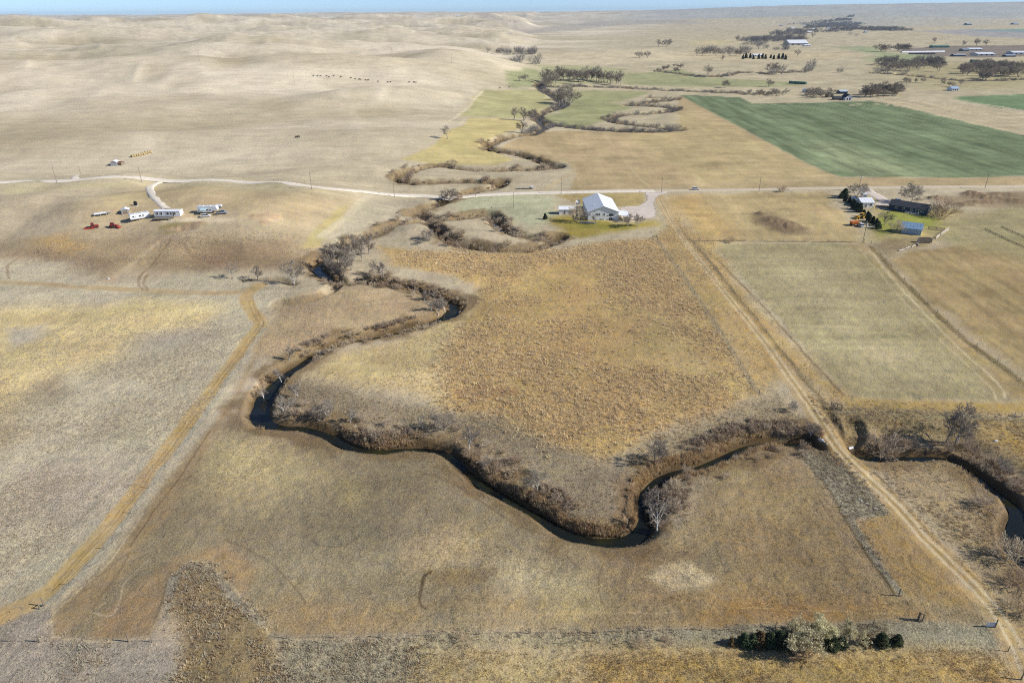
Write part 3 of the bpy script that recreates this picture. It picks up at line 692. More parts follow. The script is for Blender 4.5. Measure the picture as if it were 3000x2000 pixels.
    for cx, cy, rx, ry, hh in MOUNDS:
        q = ((x - cx) / rx) ** 2 + ((y - cy) / ry) ** 2
        c = (132, 112, 84) if cx > 100 else (178, 152, 118)
        m = 0.85 * (1 - sst(0.5, 1.5, q + nz * 0.8))
        col[:] = col * (1 - m[:, None]) + lin(c) * m[:, None]
    lum = (col @ np.array([0.25, 0.65, 0.10]))[:, None]
    col = lum + (col - lum) * DESAT
    col = np.clip(col * K, 0.004, 0.85)

    GRID.update(ys=ys, us=us, z=z.reshape(nr, nc), d=near.reshape(nr, nc))
    me = bpy.data.meshes.new('ground')
    nv = nr * nc
    me.vertices.add(nv)
    co = np.stack([x, y, z], 1).astype(np.float32)
    me.vertices.foreach_set('co', co.ravel())
    i = np.arange((nr - 1) * (nc - 1))
    rr, cc = i // (nc - 1), i % (nc - 1)
    a = rr * nc + cc
    quads = np.stack([a, a + 1, a + nc + 1, a + nc], 1).astype(np.int32)
    me.loops.add(quads.size)
    me.loops.foreach_set('vertex_index', quads.ravel())
    me.polygons.add(len(quads))
    me.polygons.foreach_set('loop_start', (np.arange(len(quads)) * 4).astype(np.int32))
    me.polygons.foreach_set('use_smooth', np.ones(len(quads), bool))
    me.update()
    ca = me.attributes.new('cover', 'FLOAT_COLOR', 'POINT')
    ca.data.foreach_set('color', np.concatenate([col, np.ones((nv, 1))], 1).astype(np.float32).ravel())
    ga = me.attributes.new('grain', 'FLOAT_COLOR', 'POINT')
    g4 = np.stack([grain, grain, grain, np.ones(nv)], 1).astype(np.float32)
    ga.data.foreach_set('color', g4.ravel())
    o = bpy.data.objects.new('ground', me)
    COL.objects.link(o)
    o['kind'] = 'structure'
    me.materials.append(ground_material())
    return o

ground_obj = build_terrain()

def ground(x, y):
    """height of the finished ground sheet (read off its own mesh)"""
    x = np.atleast_1d(np.asarray(x, float)); y = np.atleast_1d(np.asarray(y, float))
    ys, us, zz = GRID['ys'], GRID['us'], GRID['z']
    j = np.clip(np.searchsorted(ys, y) - 1, 0, len(ys) - 2)
    f = (y - ys[j]) / (ys[j + 1] - ys[j])
    out = 0.0
    for k, wgt in ((0, 1 - f), (1, f)):
        u = x / (0.86 * (0.902 * np.maximum(ys[j + k], 60) + 43))
        i = np.clip(np.searchsorted(us, u) - 1, 0, len(us) - 2)
        g = np.clip((u - us[i]) / (us[i + 1] - us[i]), 0, 1)
        out = out + wgt * (zz[j + k, i] * (1 - g) + zz[j + k, i + 1] * g)
    return out

def G(u, v, it=14):
    d = rays(u, v)
    t = np.clip(CAM_H / np.maximum(-d[:, 2], 1e-4), 0, 30000)
    for _ in range(it):
        tn = np.clip((CAM_H - ground(d[:, 0] * t, d[:, 1] * t)) / np.maximum(-d[:, 2], 1e-4), 5, 30000)
        t = t * 0.4 + tn * 0.6
    return d[:, 0] * t, d[:, 1] * t
# ------------------------------------------------------------------ mesh helpers
class MB:
    """collects simple shapes; build() links them as one mesh object"""
    def __init__(s):
        s.v = []; s.f = []

    def add(s, vs, fs):
        b = len(s.v)
        s.v += [tuple(p) for p in vs]
        s.f += [tuple(i + b for i in q) for q in fs]
        return s

    def box(s, x0, x1, y0, y1, z0, z1):
        return s.add([(x0, y0, z0), (x1, y0, z0), (x1, y1, z0), (x0, y1, z0), (x0, y0, z1), (x1, y0, z1), (x1, y1, z1), (x0, y1, z1)],
                     [(3, 2, 1, 0), (4, 5, 6, 7), (0, 1, 5, 4), (1, 2, 6, 5), (2, 3, 7, 6), (3, 0, 4, 7)])

    def loft(s, rings, cap=True):
        """rings: lists of points of equal length"""
        b = len(s.v); n = len(rings[0])
        for r_ in rings:
            s.v += [tuple(p) for p in r_]
        for k in range(len(rings) - 1):
            for i in range(n):
                j = (i + 1) % n
                s.f.append((b + k * n + i, b + k * n + j, b + (k + 1) * n + j, b + (k + 1) * n + i))
        if cap:
            s.f.append(tuple(b + i for i in range(n))[::-1])
            s.f.append(tuple(b + (len(rings) - 1) * n + i for i in range(n)))
        return s

    def tube(s, pts, rads, n=5, cap=True):
        pts = [Vector(p) for p in pts]
        rings = []
        for i, p in enumerate(pts):
            d = (pts[min(i + 1, len(pts) - 1)] - pts[max(i - 1, 0)])
            d = d.normalized() if d.length > 1e-6 else Vector((0, 0, 1))
            a = d.cross(Vector((0.3, 0.1, 1)) if abs(d.z) < 0.9 else Vector((1, 0.2, 0))).normalized()
            b = d.cross(a)
            rings.append([p + (a * math.cos(2 * math.pi * k / n) + b * math.sin(2 * math.pi * k / n)) * rads[i] for k in range(n)])
        return s.loft(rings, cap)

    def prism(s, prof, y0, y1):
        """profile of (x, z) points pulled along y"""
        return s.loft([[(x, y0, z) for x, z in prof], [(x, y1, z) for x, z in prof]])

    def prism_x(s, prof, x0, x1):
        return s.loft([[(x0, y, z) for y, z in prof], [(x1, y, z) for y, z in prof]])

    def mesh(s, name, m=None, smooth=False):
        me = bpy.data.meshes.new(name)
        me.from_pydata(s.v, [], s.f)
        bm = bmesh.new(); bm.from_mesh(me)
        bmesh.ops.recalc_face_normals(bm, faces=bm.faces)
        bm.to_mesh(me); bm.free()
        if smooth:
            me.polygons.foreach_set('use_smooth', np.ones(len(me.polygons), bool))
        if m:
            me.materials.append(m)
        return me

    def build(s, name, m, parent=None, smooth=False):
        return obj(name, s.mesh(name, m, smooth), parent)

def obj(name, me, parent=None, loc=None, rz=0.0, sc=None):
    o = bpy.data.objects.new(name, me)
    COL.objects.link(o)
    if parent:
        o.parent = parent
    if loc is not None:
        o.location = loc
    o.rotation_euler[2] = rz
    if sc:
        o.scale = (sc, sc, sc) if not hasattr(sc, '__len__') else sc
    return o

def tag(o, label, cat, group=None, kind=None):
    o['label'] = label; o['category'] = cat
    if group:
        o['group'] = group
    if kind:
        o['kind'] = kind
    return o

def thing(name, label, cat, loc, rz=0.0, group=None, sc=None):
    o = obj(name, None, None, loc, rz, sc)
    o.empty_display_size = 0.5
    return tag(o, label, cat, group)

def struct(name, mb, m, smooth=False):
    o = mb.build(name, m, None, smooth)
    o['kind'] = 'structure'
    return o

# ------------------------------------------------------------------ bare trees, shrubs, evergreens
def rvec(rs):
    while True:
        v = Vector((rs.uniform(-1, 1), rs.uniform(-1, 1), rs.uniform(-1, 1)))
        if 0.05 < v.length < 1:
            return v.normalized()

def grow(rs, wood, twig, p, d, length, rad, level, maxlev, spec):
    n = 5 if level == 0 else (4 if level == 1 else 3)
    pts = [p.copy()]; dirs = [d.copy()]
    q = p.copy(); dd = d.copy()
    for k in range(n):
        dd = (dd + rvec(rs) * spec['bend'] + Vector((0, 0, spec['up'])) * (0.35 if level else 0.1)).normalized()
        q = q + dd * (length / n)
        pts.append(q.copy()); dirs.append(dd.copy())
    tip = rad * (0.5 if level < maxlev else 0.55)
    rads = [rad + (tip - rad) * i / n for i in range(n + 1)]
    if level == 0:
        rads[0] *= 1.35
    sides = 6 if level == 0 else (4 if level == 1 else 3)
    (wood if level <= 1 else twig).tube(pts, rads, sides, cap=False)
    if level >= maxlev:
        return
    nk = spec['kids'][level]
    for i in range(nk):
        t = spec['first'][level] + (1 - spec['first'][level]) * (i + rs.random() * 0.8) / nk
        a = min(int(t * n), n - 1); f = t * n - a
        base = pts[a].lerp(pts[a + 1], f)
        axis = dirs[a].cross(rvec(rs))
        if axis.length < 0.1:
            continue
        axis.normalize()
        ang = rs.uniform(*spec['ang'][level])
        nd = Matrix.Rotation(ang, 3, axis) @ dirs[a]
        if nd.z < -0.1:
            nd.z *= 0.3; nd.normalize()
        L = length * rs.uniform(*spec['len'][level]) * (1.15 - 0.45 * t)
        grow(rs, wood, twig, base, nd, L, max(rads[a] * spec['thin'], spec['min']), level + 1, maxlev, spec)

COTTON = dict(bend=0.16, up=0.16, kids=[8, 6, 6, 5], first=[0.28, 0.25, 0.2, 0.2], ang=[(0.45, 0.95), (0.4, 1.0), (0.35, 1.0), (0.3, 0.9)], len=[(0.55, 0.85), (0.42, 0.7), (0.4, 0.65), (0.4, 0.7)], thin=0.58, min=0.026)

def make_tree(seed, h=10.0, stems=1, spread=0.2, spec=COTTON, lev=4):
    rs = random.Random(seed)
    w, t = MB(), MB()
    for k in range(stems):
        a = rs.uniform(0, 6.28) if stems == 1 else 6.28 * k / stems + rs.uniform(-0.4, 0.4)
        lean = spread * rs.uniform(0.6, 1.2)
        d = Vector((math.cos(a) * lean, math.sin(a) * lean, 1)).normalized()
        L = h * rs.uniform(0.50, 0.62)
        grow(rs, w, t, Vector((math.cos(a) * 0.12 * (stems > 1), math.sin(a) * 0.12 * (stems > 1), -0.15)), d, L, h * 0.024 / (stems ** 0.35), 0, lev, spec)
    return w, t

SHRUB = dict(bend=0.2, up=0.08, kids=[5, 4, 3], first=[0.25, 0.2, 0.2], ang=[(0.3, 0.8), (0.3, 0.9), (0.3, 0.9)], len=[(0.5, 0.85), (0.45, 0.75), (0.45, 0.75)], thin=0.62, min=0.014)

def make_shrub(seed, h=3.0, stems=13, spread=0.75):
    rs = random.Random(seed)
    w = MB()
    for k in range(stems):
        a = rs.uniform(0, 6.28); r_ = rs.random() ** 0.5
        d = Vector((math.cos(a) * r_ * spread, math.sin(a) * r_ * spread, 1)).normalized()
        base = Vector((math.cos(a) * r_ * 0.5, math.sin(a) * r_ * 0.5, -0.1))
        grow(rs, w, w, base, d, h * rs.uniform(0.5, 0.8), 0.035, 0, 3, SHRUB)
    return w

def leaf_quads(mb, rs, c, rad, n, size, flatten=1.0):
    for _ in range(n):
        d = rvec(rs) * (rs.random() ** 0.45) * rad
        p = c + Vector((d.x, d.y, d.z * flatten))
        a = rvec(rs); b = a.cross(rvec(rs))
        if b.length < 0.1:
            continue
        b.normalize(); s = size * rs.uniform(0.6, 1.3)
        mb.add([p - a * s, p + b * s * 0.45, p + a * s, p - b * s * 0.45], [(0, 1, 2, 3)])

def make_juniper(seed, h=4.0, w=2.2):
    rs = random.Random(seed)
    tr, cr = MB(), MB()
    tr.tube([(0, 0, -0.1), (0.03, 0, h * 0.5), (0, 0.02, h * 0.93)], [0.12, 0.08, 0.02], 6)
    for k in range(95):
        z = h * (0.04 + 0.94 * (k / 95.0) ** 0.9)
        prof = (1 - (z / h)) ** 0.75 * (0.75 + 0.25 * math.sin(k * 2.4))
        a = k * 2.399 + rs.uniform(-0.3, 0.3)
        r_ = w * 0.5 * prof * rs.uniform(0.35, 1.3)
        c = Vector((math.cos(a) * r_, math.sin(a) * r_, z))
        tr.tube([(0, 0, max(z - r_ * 0.25, 0.02)), c], [0.025, 0.01], 3, cap=False)
        leaf_quads(cr, rs, c, 0.2 + 0.30 * prof * w * 0.5, 34, 0.17, 0.9)
    return tr, cr

def make_olive(seed, h=6.0):
    rs = random.Random(seed)
    w, t = make_tree(seed, h, 3, 0.38, dict(COTTON, kids=[7, 6, 4], up=0.2), 3)
    cr = MB()
    cr.v = t.v; cr.f = t.f
    tips = [Vector(t.v[i]) for i in range(0, len(t.v), 9)]
    rs.shuffle(tips)
    for p in tips[:190]:
        if p.z > h * 0.12:
            leaf_quads(cr, rs, p, rs.uniform(0.28, 0.55), 20, 0.15)
    return w, cr

M_BARK = mat('bark_grey', (0.34, 0.30, 0.255), var=0.25, scale=2, bump=0.3, objvar=0.18)
M_PALE = mat('bark_pale', (0.62, 0.585, 0.52), var=0.2, scale=2, objvar=0.12)
M_TWIG = mat('twig_grey', (0.31, 0.265, 0.21), var=0.2, scale=0.6, objvar=0.22)
M_TWIG2 = mat('twig_brown', (0.42, 0.31, 0.20), var=0.25, scale=0.6, objvar=0.25)
M_SHRUB = mat('shrub_twig', (0.50, 0.405, 0.29), var=0.2, scale=0.6, objvar=0.22)
M_JUN = mat('juniper_leaf', (0.07, 0.09, 0.04), var=0.35, scale=1.2, objvar=0.25, trans=0.15)
M_JUN2 = mat('juniper_rust', (0.17, 0.115, 0.05), var=0.3, scale=1.2, objvar=0.2, trans=0.15)
M_OLV = mat('olive_leaf', (0.62, 0.57, 0.35), var=0.25, scale=0.9, objvar=0.12, trans=0.25)
M_PINE = mat('spruce_leaf', (0.04, 0.055, 0.035), var=0.3, scale=1.0, objvar=0.25, trans=0.1)

TREES = []
for sd, st, sp in ((3, 1, 0.10), (12, 1, 0.22), (25, 2, 0.34), (31, 3, 0.40), (47, 2, 0.30)):
    w_, t_ = make_tree(sd, 10.0, st, sp)
    TREES.append((w_.mesh('trunk', M_BARK), t_.mesh('crown', M_TWIG), w_.mesh('trunk', M_PALE)))
SHRUBS = [make_shrub(s_, 3.0, n_, sp_).mesh('shrub', m_) for s_, n_, sp_, m_ in ((5, 13, 0.8, M_SHRUB), (6, 15, 1.0, M_TWIG2), (8, 12, 0.65, M_SHRUB), (9, 14, 1.1, M_TWIG2))]
JUN = [tuple(p.mesh(nm, m_) for p, nm, m_ in zip(make_juniper(s_, h_, w_), ('trunk', 'crown'), (M_BARK, cm_))) for s_, h_, w_, cm_ in ((2, 4.0, 2.6, M_JUN), (4, 4.0, 2.2, M_JUN), (6, 4.0, 2.4, M_JUN2), (9, 4.0, 1.9, M_PINE))]
OLV = [tuple(p.mesh(nm, m_) for p, nm, m_ in zip(make_olive(s_, 6.0), ('trunk', 'crown'), (M_BARK, M_OLV))) for s_ in (3, 8)]

def put_tree(u, v, h, label, group=None, var=None, pale=False, rz=None, name='bare_tree', wide=1.0, pos=None):
    """bare tree whose trunk foot stands at photo pixel (u, v)"""
    p = pos if pos is not None else at(u, v)
    k = random.randrange(len(TREES)) if var is None else var
    s = h / 9.0
    t = thing(name, label, 'tree', p - Vector((0, 0, 0.1)), random.uniform(0, 6.28) if rz is None else rz, group, (s * wide, s * wide, s))
    obj('trunk', TREES[k][2 if pale else 0], t)
    obj('crown', TREES[k][1], t)
    return t

def put_shrub(u, v, h, label, group=None, var=None, wide=1.0, pos=None, name='bare_shrub'):
    p = pos if pos is not None else at(u, v)
    k = random.randrange(len(SHRUBS)) if var is None else var
    s = h / 2.6
    o = obj(name, SHRUBS[k], None, p - Vector((0, 0, 0.1)), random.uniform(0, 6.28), (s * wide, s * wide, s))
    return tag(o, label, 'shrub', group)

def put_conifer(u, v, h, label, group=None, var=0, wide=1.0, name='juniper_tree', pos=None, cat='tree', kind=JUN, base=4.0):
    p = pos if pos is not None else at(u, v)
    s = h / base
    t = thing(name, label, cat, p - Vector((0, 0, 0.05)), random.uniform(0, 6.28), group, (s * wide, s * wide, s))
    obj('trunk', kind[var][0], t); obj('crown', kind[var][1], t)
    return t
# ------------------------------------------------------------------ water
def strip(name, L, half, zfun, m, hw=None):
    mb = MB()
    n = len(L)
    vs = []
    for i in range(n):
        t = L[min(i + 1, n - 1)] - L[max(i - 1, 0)]
        t = t / (np.linalg.norm(t) + 1e-9)
        nx, ny = -t[1], t[0]
        for k in (-1, -0.33, 0.33, 1):
            q = half * k * (1 if hw is None else hw[i])
            vs.append((L[i][0] + nx * q, L[i][1] + ny * q, zfun(i, k)))
    fs = []
    for i in range(n - 1):
        for k in range(3):
            a = i * 4 + k
            fs.append((a, a + 1, a + 5, a + 4))
    mb.add(vs, fs)
    return struct(name, mb, m, True)

def water_mat():
    m = bpy.data.materials.new('creek_water'); m.use_nodes = True
    n, l = m.node_tree.nodes, m.node_tree.links
    p = n['Principled BSDF']
    p.inputs['Base Color'].default_value = (0.012, 0.014, 0.008, 1)
    p.inputs['Roughness'].default_value = 0.06
    p.inputs['IOR'].default_value = 1.33
    nz = n.new('ShaderNodeTexNoise'); nz.inputs['Scale'].default_value = 1.3; nz.inputs['Detail'].default_value = 3
    tc = n.new('ShaderNodeTexCoord'); l.new(tc.outputs['Object'], nz.inputs['Vector'])
    cr = n.new('ShaderNodeMapRange'); cr.inputs['From Min'].default_value = 0.5; cr.inputs['From Max'].default_value = 0.75
    cr.inputs['To Min'].default_value = 0; cr.inputs['To Max'].default_value = 0.5
    nb = n.new('ShaderNodeTexNoise'); nb.inputs['Scale'].default_value = 0.12; nb.inputs['Detail'].default_value = 4
    l.new(tc.outputs['Object'], nb.inputs['Vector']); l.new(nb.outputs['Fac'], cr.inputs['Value'])
    mx = n.new('ShaderNodeMix'); mx.data_type = 'RGBA'
    mx.inputs['A'].default_value = (0.010, 0.012, 0.009, 1); mx.inputs['B'].default_value = (0.05, 0.05, 0.012, 1)
    l.new(cr.outputs[0], mx.inputs['Factor']); l.new(mx.outputs['Result'], p.inputs['Base Color'])
    b = n.new('ShaderNodeBump'); b.inputs['Strength'].default_value = 0.06; b.inputs['Distance'].default_value = 0.1
    l.new(nz.outputs['Fac'], b.inputs['Height']); l.new(b.outputs[0], p.inputs['Normal'])
    return m

M_WATER = water_mat()
for L, w, b, dep in creek_lines:
    zc = h0(L[:, 0], L[:, 1])
    c_, _ = carve(L[:, 0], L[:, 1])
    zc = zc - c_
    ker = 13
    zp = np.pad(zc, ker // 2, mode='edge')
    zs = np.array([np.median(zp[i:i + ker]) for i in range(len(zc))])
    zp = np.pad(zs, ker // 2, mode='edge')
    zs = np.convolve(zp, np.ones(ker) / ker, 'valid') + 0.55
    hw_ = (np.interp(_cum, W_AL, W_VAL) if L is main_creek else np.full(len(L), w)) + 0.55
    strip('creek_water', L, 1.0, lambda i, k: zs[i], M_WATER, hw_)

# ------------------------------------------------------------------ roads
M_GRAVEL = mat('gravel', lin((232, 220, 200)) * 0.9, var=0.12, scale=0.5, bump=0.2)
M_GRAVEL2 = mat('gravel_drive', lin((214, 200, 184)) * 0.9, var=0.1, scale=0.4, bump=0.2)
M_ROADR = mat('gravel_road_brown', lin((206, 190, 162)) * 0.9, var=0.12, scale=0.5, bump=0.2)

def road(name, L, half, m, lift=0.22):
    n = len(L)
    zz = ground(L[:, 0], L[:, 1])
    zp = np.pad(zz, 2, mode='edge'); zz = np.convolve(zp, np.ones(5) / 5, 'valid')
    mb = MB(); vs = []
    for i in range(n):
        t = L[min(i + 1, n - 1)] - L[max(i - 1, 0)]; t = t / (np.linalg.norm(t) + 1e-9)
        nx, ny = -t[1], t[0]
        wob = 1 + 0.12 * float(vnoise(np.array([i * 0.7]), np.array([half]), 201)[0])
        for k, dz in ((-1.25, -0.5), (-1, 0), (-0.35, 0.06), (0.35, 0.06), (1, 0), (1.25, -0.5)):
            vs.append((L[i][0] + nx * half * k * wob, L[i][1] + ny * half * k * wob, zz[i] + lift + dz))
    fs = [(i * 6 + k, i * 6 + k + 1, (i + 1) * 6 + k + 1, (i + 1) * 6 + k) for i in range(n - 1) for k in range(5)]
    mb.add(vs, fs)
    return struct(name, mb, m, True)

def densify(L, step):
    out = [L[0]]
    for a, b in zip(L[:-1], L[1:]):
        k = max(1, int(np.linalg.norm(b - a) / step))
        out += [a + (b - a) * (j + 1) / k for j in range(k)]
    return np.array(out)

split = int(np.argmin(np.abs(ROAD[:, 0] - G([1500], [439])[0][0])))
road('county_road', densify(ROAD[:split + 1], 4), 2.9, M_GRAVEL)
road('county_road', densify(ROAD[split:], 4), 2.7, M_ROADR)
road('driveway', densify(Gl('372,416 350,424 343,434 352,448 368,463 384,480', 5), 2), 2.0, M_GRAVEL, 0.14)
road('driveway', densify(Gl('1985,433 1995,441 2012,450 2032,462 2045,474', 5), 2), 3.6, M_GRAVEL2, 0.14)
road('driveway', densify(Gl('162,417 172,412 186,405', 4), 2), 2.4, M_GRAVEL, 0.14)

def pad(name, s, m, lift=0.13):
    """flat gravel yard draped on the ground"""
    P = Gl(s)
    x0, x1, y0, y1 = P[:, 0].min(), P[:, 0].max(), P[:, 1].min(), P[:, 1].max()
    st = 1.0
    xs = np.arange(x0 - 1, x1 + 1, st); ys = np.arange(y0 - 1, y1 + 1, st)
    X, Y = np.meshgrid(xs, ys)
    zz = ground(X.ravel(), Y.ravel()).reshape(X.shape) + lift
    ins = pip((X + fbm(X, Y, 4, 2, 5) * 1.2).ravel(), Y.ravel(), P[:, 0], P[:, 1]).reshape(X.shape)
    idx = -np.ones(X.shape, int); vs = []; fs = []
    for j in range(X.shape[0] - 1):
        for i in range(X.shape[1] - 1):
            if ins[j, i]:
                q = []
                for a, b in ((j, i), (j, i + 1), (j + 1, i + 1), (j + 1, i)):
                    if idx[a, b] < 0:
                        idx[a, b] = len(vs); vs.append((X[a, b], Y[a, b], zz[a, b]))
                    q.append(idx[a, b])
                fs.append(tuple(q))
    return struct(name, MB().add(vs, fs), m, True)

pad('gravel_yard', '1478,442 1545,439 1512,450 1501,462 1503,485 1506,497 1492,503 1440,506 1424,500 1424,478 1466,474 1482,464 1485,452', M_GRAVEL2)
pad('gravel_yard', '2008,468 2030,462 2056,470 2060,478 2040,484 2012,480', M_GRAVEL2)

# ------------------------------------------------------------------ buildings
M_WHITE = mat('white_steel', (0.78, 0.79, 0.80), rough=0.45, spec=0.4, var=0.05, scale=0.5)
M_WROOF = mat('white_roof_steel', (0.80, 0.81, 0.82), rough=0.35, spec=0.5, var=0.05, scale=0.4)
M_GROOF = mat('grey_roof_steel', (0.36, 0.39, 0.43), rough=0.4, spec=0.5, var=0.08, scale=0.4)
M_GLASS = mat('dark_glass', (0.02, 0.025, 0.035), rough=0.08, spec=0.6, var=0.1)
M_TRIM = mat('white_trim', (0.80, 0.80, 0.78), rough=0.6, var=0.04)
M_NAVY = mat('navy_siding', (0.035, 0.055, 0.09), rough=0.6, var=0.1, scale=1)
M_DROOF = mat('dark_shingle', (0.05, 0.055, 0.065), rough=0.85, var=0.2, scale=3)
M_BLUE = mat('blue_steel', (0.24, 0.36, 0.50), rough=0.45, spec=0.4, var=0.1, scale=0.5)
M_TEAL = mat('teal_boards', (0.20, 0.36, 0.44), rough=0.7, var=0.15, scale=0.8)
M_WOOD = mat('weathered_wood', (0.24, 0.20, 0.15), rough=0.95, var=0.3, scale=2)
M_WOODP = mat('pale_wood', (0.55, 0.48, 0.38), rough=0.95, var=0.2, scale=2)
M_DARK = mat('black_rubber', (0.015, 0.015, 0.016), rough=0.8, var=0.2)
M_STEEL = mat('galvanised_steel', (0.45, 0.46, 0.47), rough=0.45, metal=0.6, var=0.15)
M_RED = mat('red_paint', (0.36, 0.05, 0.035), rough=0.5, spec=0.4, var=0.15)
M_YEL = mat('yellow_paint', (0.62, 0.36, 0.02), rough=0.5, spec=0.4, var=0.12)
M_ORG = mat('orange_paint', (0.55, 0.17, 0.04), rough=0.55, var=0.15)
M_RUSTROOF = mat('rust_roof', (0.26, 0.12, 0.07), rough=0.8, var=0.3)
M_CONC = mat('concrete', (0.50, 0.48, 0.45), rough=0.9, var=0.1)
M_SILV = mat('silver_paint', (0.35, 0.37, 0.40), rough=0.3, spec=0.6, var=0.05)
M_CARW = mat('white_car_paint', (0.72, 0.73, 0.74), rough=0.25, spec=0.6, var=0.02)
M_HAY = mat('hay', (0.42, 0.33, 0.17), rough=1.0, var=0.3, scale=3)
M_GREENT = mat('green_wrap', (0.12, 0.22, 0.17), rough=0.5, var=0.15)
M_TARP = mat('white_plastic', (0.74, 0.75, 0.77), rough=0.5, var=0.08, scale=0.2)
M_COW = mat('black_hide', (0.018, 0.015, 0.013), rough=0.7, var=0.3)

def gable(root, w, l, he, hr, wall, roof, over=0.35, roof2=None, ribs=0, trim=None):
    """gabled building centred on the root, ridge along local y, parts under root"""
    wm = MB()
    wm.prism([(-w / 2, -0.6), (w / 2, -0.6), (w / 2, he), (0, hr - 0.05), (-w / 2, he)], -l / 2, l / 2)
    wo_ = wm.build('wall', wall, root)
    sl = (hr - he) / (w / 2)
    out = []
    for s, m_ in ((-1, roof), (1, roof2 or roof)):
        xe = s * (w / 2 + over)
        ze = hr - sl * (w / 2 + over)
        prof = [(0, hr), (xe, ze), (xe, ze + 0.12), (0, hr + 0.14)]
        r_ = MB().prism(prof, -l / 2 - over, l / 2 + over).build('roof', m_, root)
        out.append(r_)
        if ribs:
            for k in range(ribs):
                yy = -l / 2 + l * (k + 0.5) / ribs
                MB().loft([[(0, yy - 0.05, hr + 0.145), (xe, yy - 0.05, ze + 0.125), (xe, yy + 0.05, ze + 0.125), (0, yy + 0.05, hr + 0.145)],
                           [(0, yy - 0.03, hr + 0.19), (xe, yy - 0.03, ze + 0.17), (xe, yy + 0.03, ze + 0.17), (0, yy + 0.03, hr + 0.19)]]).build('seam', m_, r_)
    if trim:
        for s in (-1, 1):
            xe = s * (w / 2 + over); ze = hr - sl * (w / 2 + over)
            for yy in (-l / 2 - over - 0.05, l / 2 + over + 0.004):
                MB().prism([(0, hr - 0.12), (xe, ze - 0.14), (xe, ze + 0.15), (0, hr + 0.17)], yy, yy + 0.05).build('rake_trim', trim, root)
    return wo_

def opening(root, x0, x1, z0, z1, y, name='window', m=None, frame=True, axis='y', out=-1):
    """pane with a frame standing proud of a wall: wall at local y (or x when axis='x')"""
    m = m or M_GLASS
    def bx(mb, a0, a1, c0, c1, d0, d1):
        lo, hi = sorted((y + out * d0, y + out * d1))
        return mb.box(a0, a1, lo, hi, c0, c1) if axis == 'y' else mb.box(lo, hi, a0, a1, c0, c1)
    o = bx(MB(), x0, x1, z0, z1, 0.003, 0.05).build(name, m, root)
    if frame:
        f = MB(); t = 0.09
        bx(f, x0 - t, x1 + t, z1, z1 + t, 0.003, 0.09); bx(f, x0 - t, x1 + t, z0 - t, z0, 0.003, 0.09)
        bx(f, x0 - t, x0, z0, z1, 0.003, 0.09); bx(f, x1, x1 + t, z0, z1, 0.003, 0.09)
        f.build('frame', M_TRIM, o)
    return o

def mid(a, b):
    return (a + b) / 2

# --- big white shop-house
pA, pB = at(1353, 506), at(1419, 509)
bw = 16.2
bl, bhe, bhr = 29.5, 4.9, 7.9
cx = (pA.x + pB.x) / 2
cz = Z(cx, pA.y + bl / 2)
barn = thing('metal_barn_house', 'large white metal barn house with steep two-slope roof beside the gravel yard', 'house', (cx, pA.y + bl / 2 - 0.5, cz), 0.0)
gable(barn, bw, bl, bhe, bhr, M_WHITE, M_WROOF, 0.4, M_WROOF, ribs=9, trim=M_STEEL)
fy = -bl / 2
for x0, x1, z0, z1 in ((-7.6, -6.9, 3.3, 4.0), (-3.9, -2.9, 3.2, 4.1), (-2.7, -1.7, 3.2, 4.1), (0.2, 0.7, 3.0, 4.2), (-1.5, -1.2, 0.6, 1.4), (-0.8, -0.5, 0.6, 1.4), (0.1, 0.4, 0.6, 1.4)):
    opening(barn, x0, x1, z0, z1, fy)
for zc_, hh in ((2.6, 1.2), (0.3, 1.7)):
    for x0, x1, q in ((2.0, 2.4, 0.75), (3.0, 5.0, 1.0), (5.4, 5.8, 0.75)):
        mb = MB(); pr = []
        xm, xr = (x0 + x1) / 2, (x1 - x0) / 2
        pr = [(x0, zc_), (x1, zc_)] + [(xm + xr * math.cos(a), zc_ + hh * q * 0.62 + xr * 0.6 * math.sin(a)) for a in [math.pi * k / 8 for k in range(9)]]
        mb.prism(pr, fy - 0.06, fy - 0.003)
        w_ = mb.build('window', M_GLASS, barn)
        MB().box(xm - 0.04, xm + 0.04, fy - 0.09, fy - 0.062, zc_, zc_ + hh * q * 0.8).build('mullion', M_TRIM, w_)
for x0 in (-5.0, 4.4):
    opening(barn, x0, x0 + 0.5, 5.6 if abs(x0) < 4.6 else 5.0, 5.9 if abs(x0) < 4.6 else 5.4, fy, 'vent', M_STEEL, False)
for k in range(5):
    opening(barn, -11 + k * 5.2, -9.8 + k * 5.2, 1.2, 2.4, -bw / 2, axis='x', out=-1)
opening(barn, 2, 6, -0.1, 3.6, bw / 2, 'overhead_door', M_TRIM, True, 'x', 1)
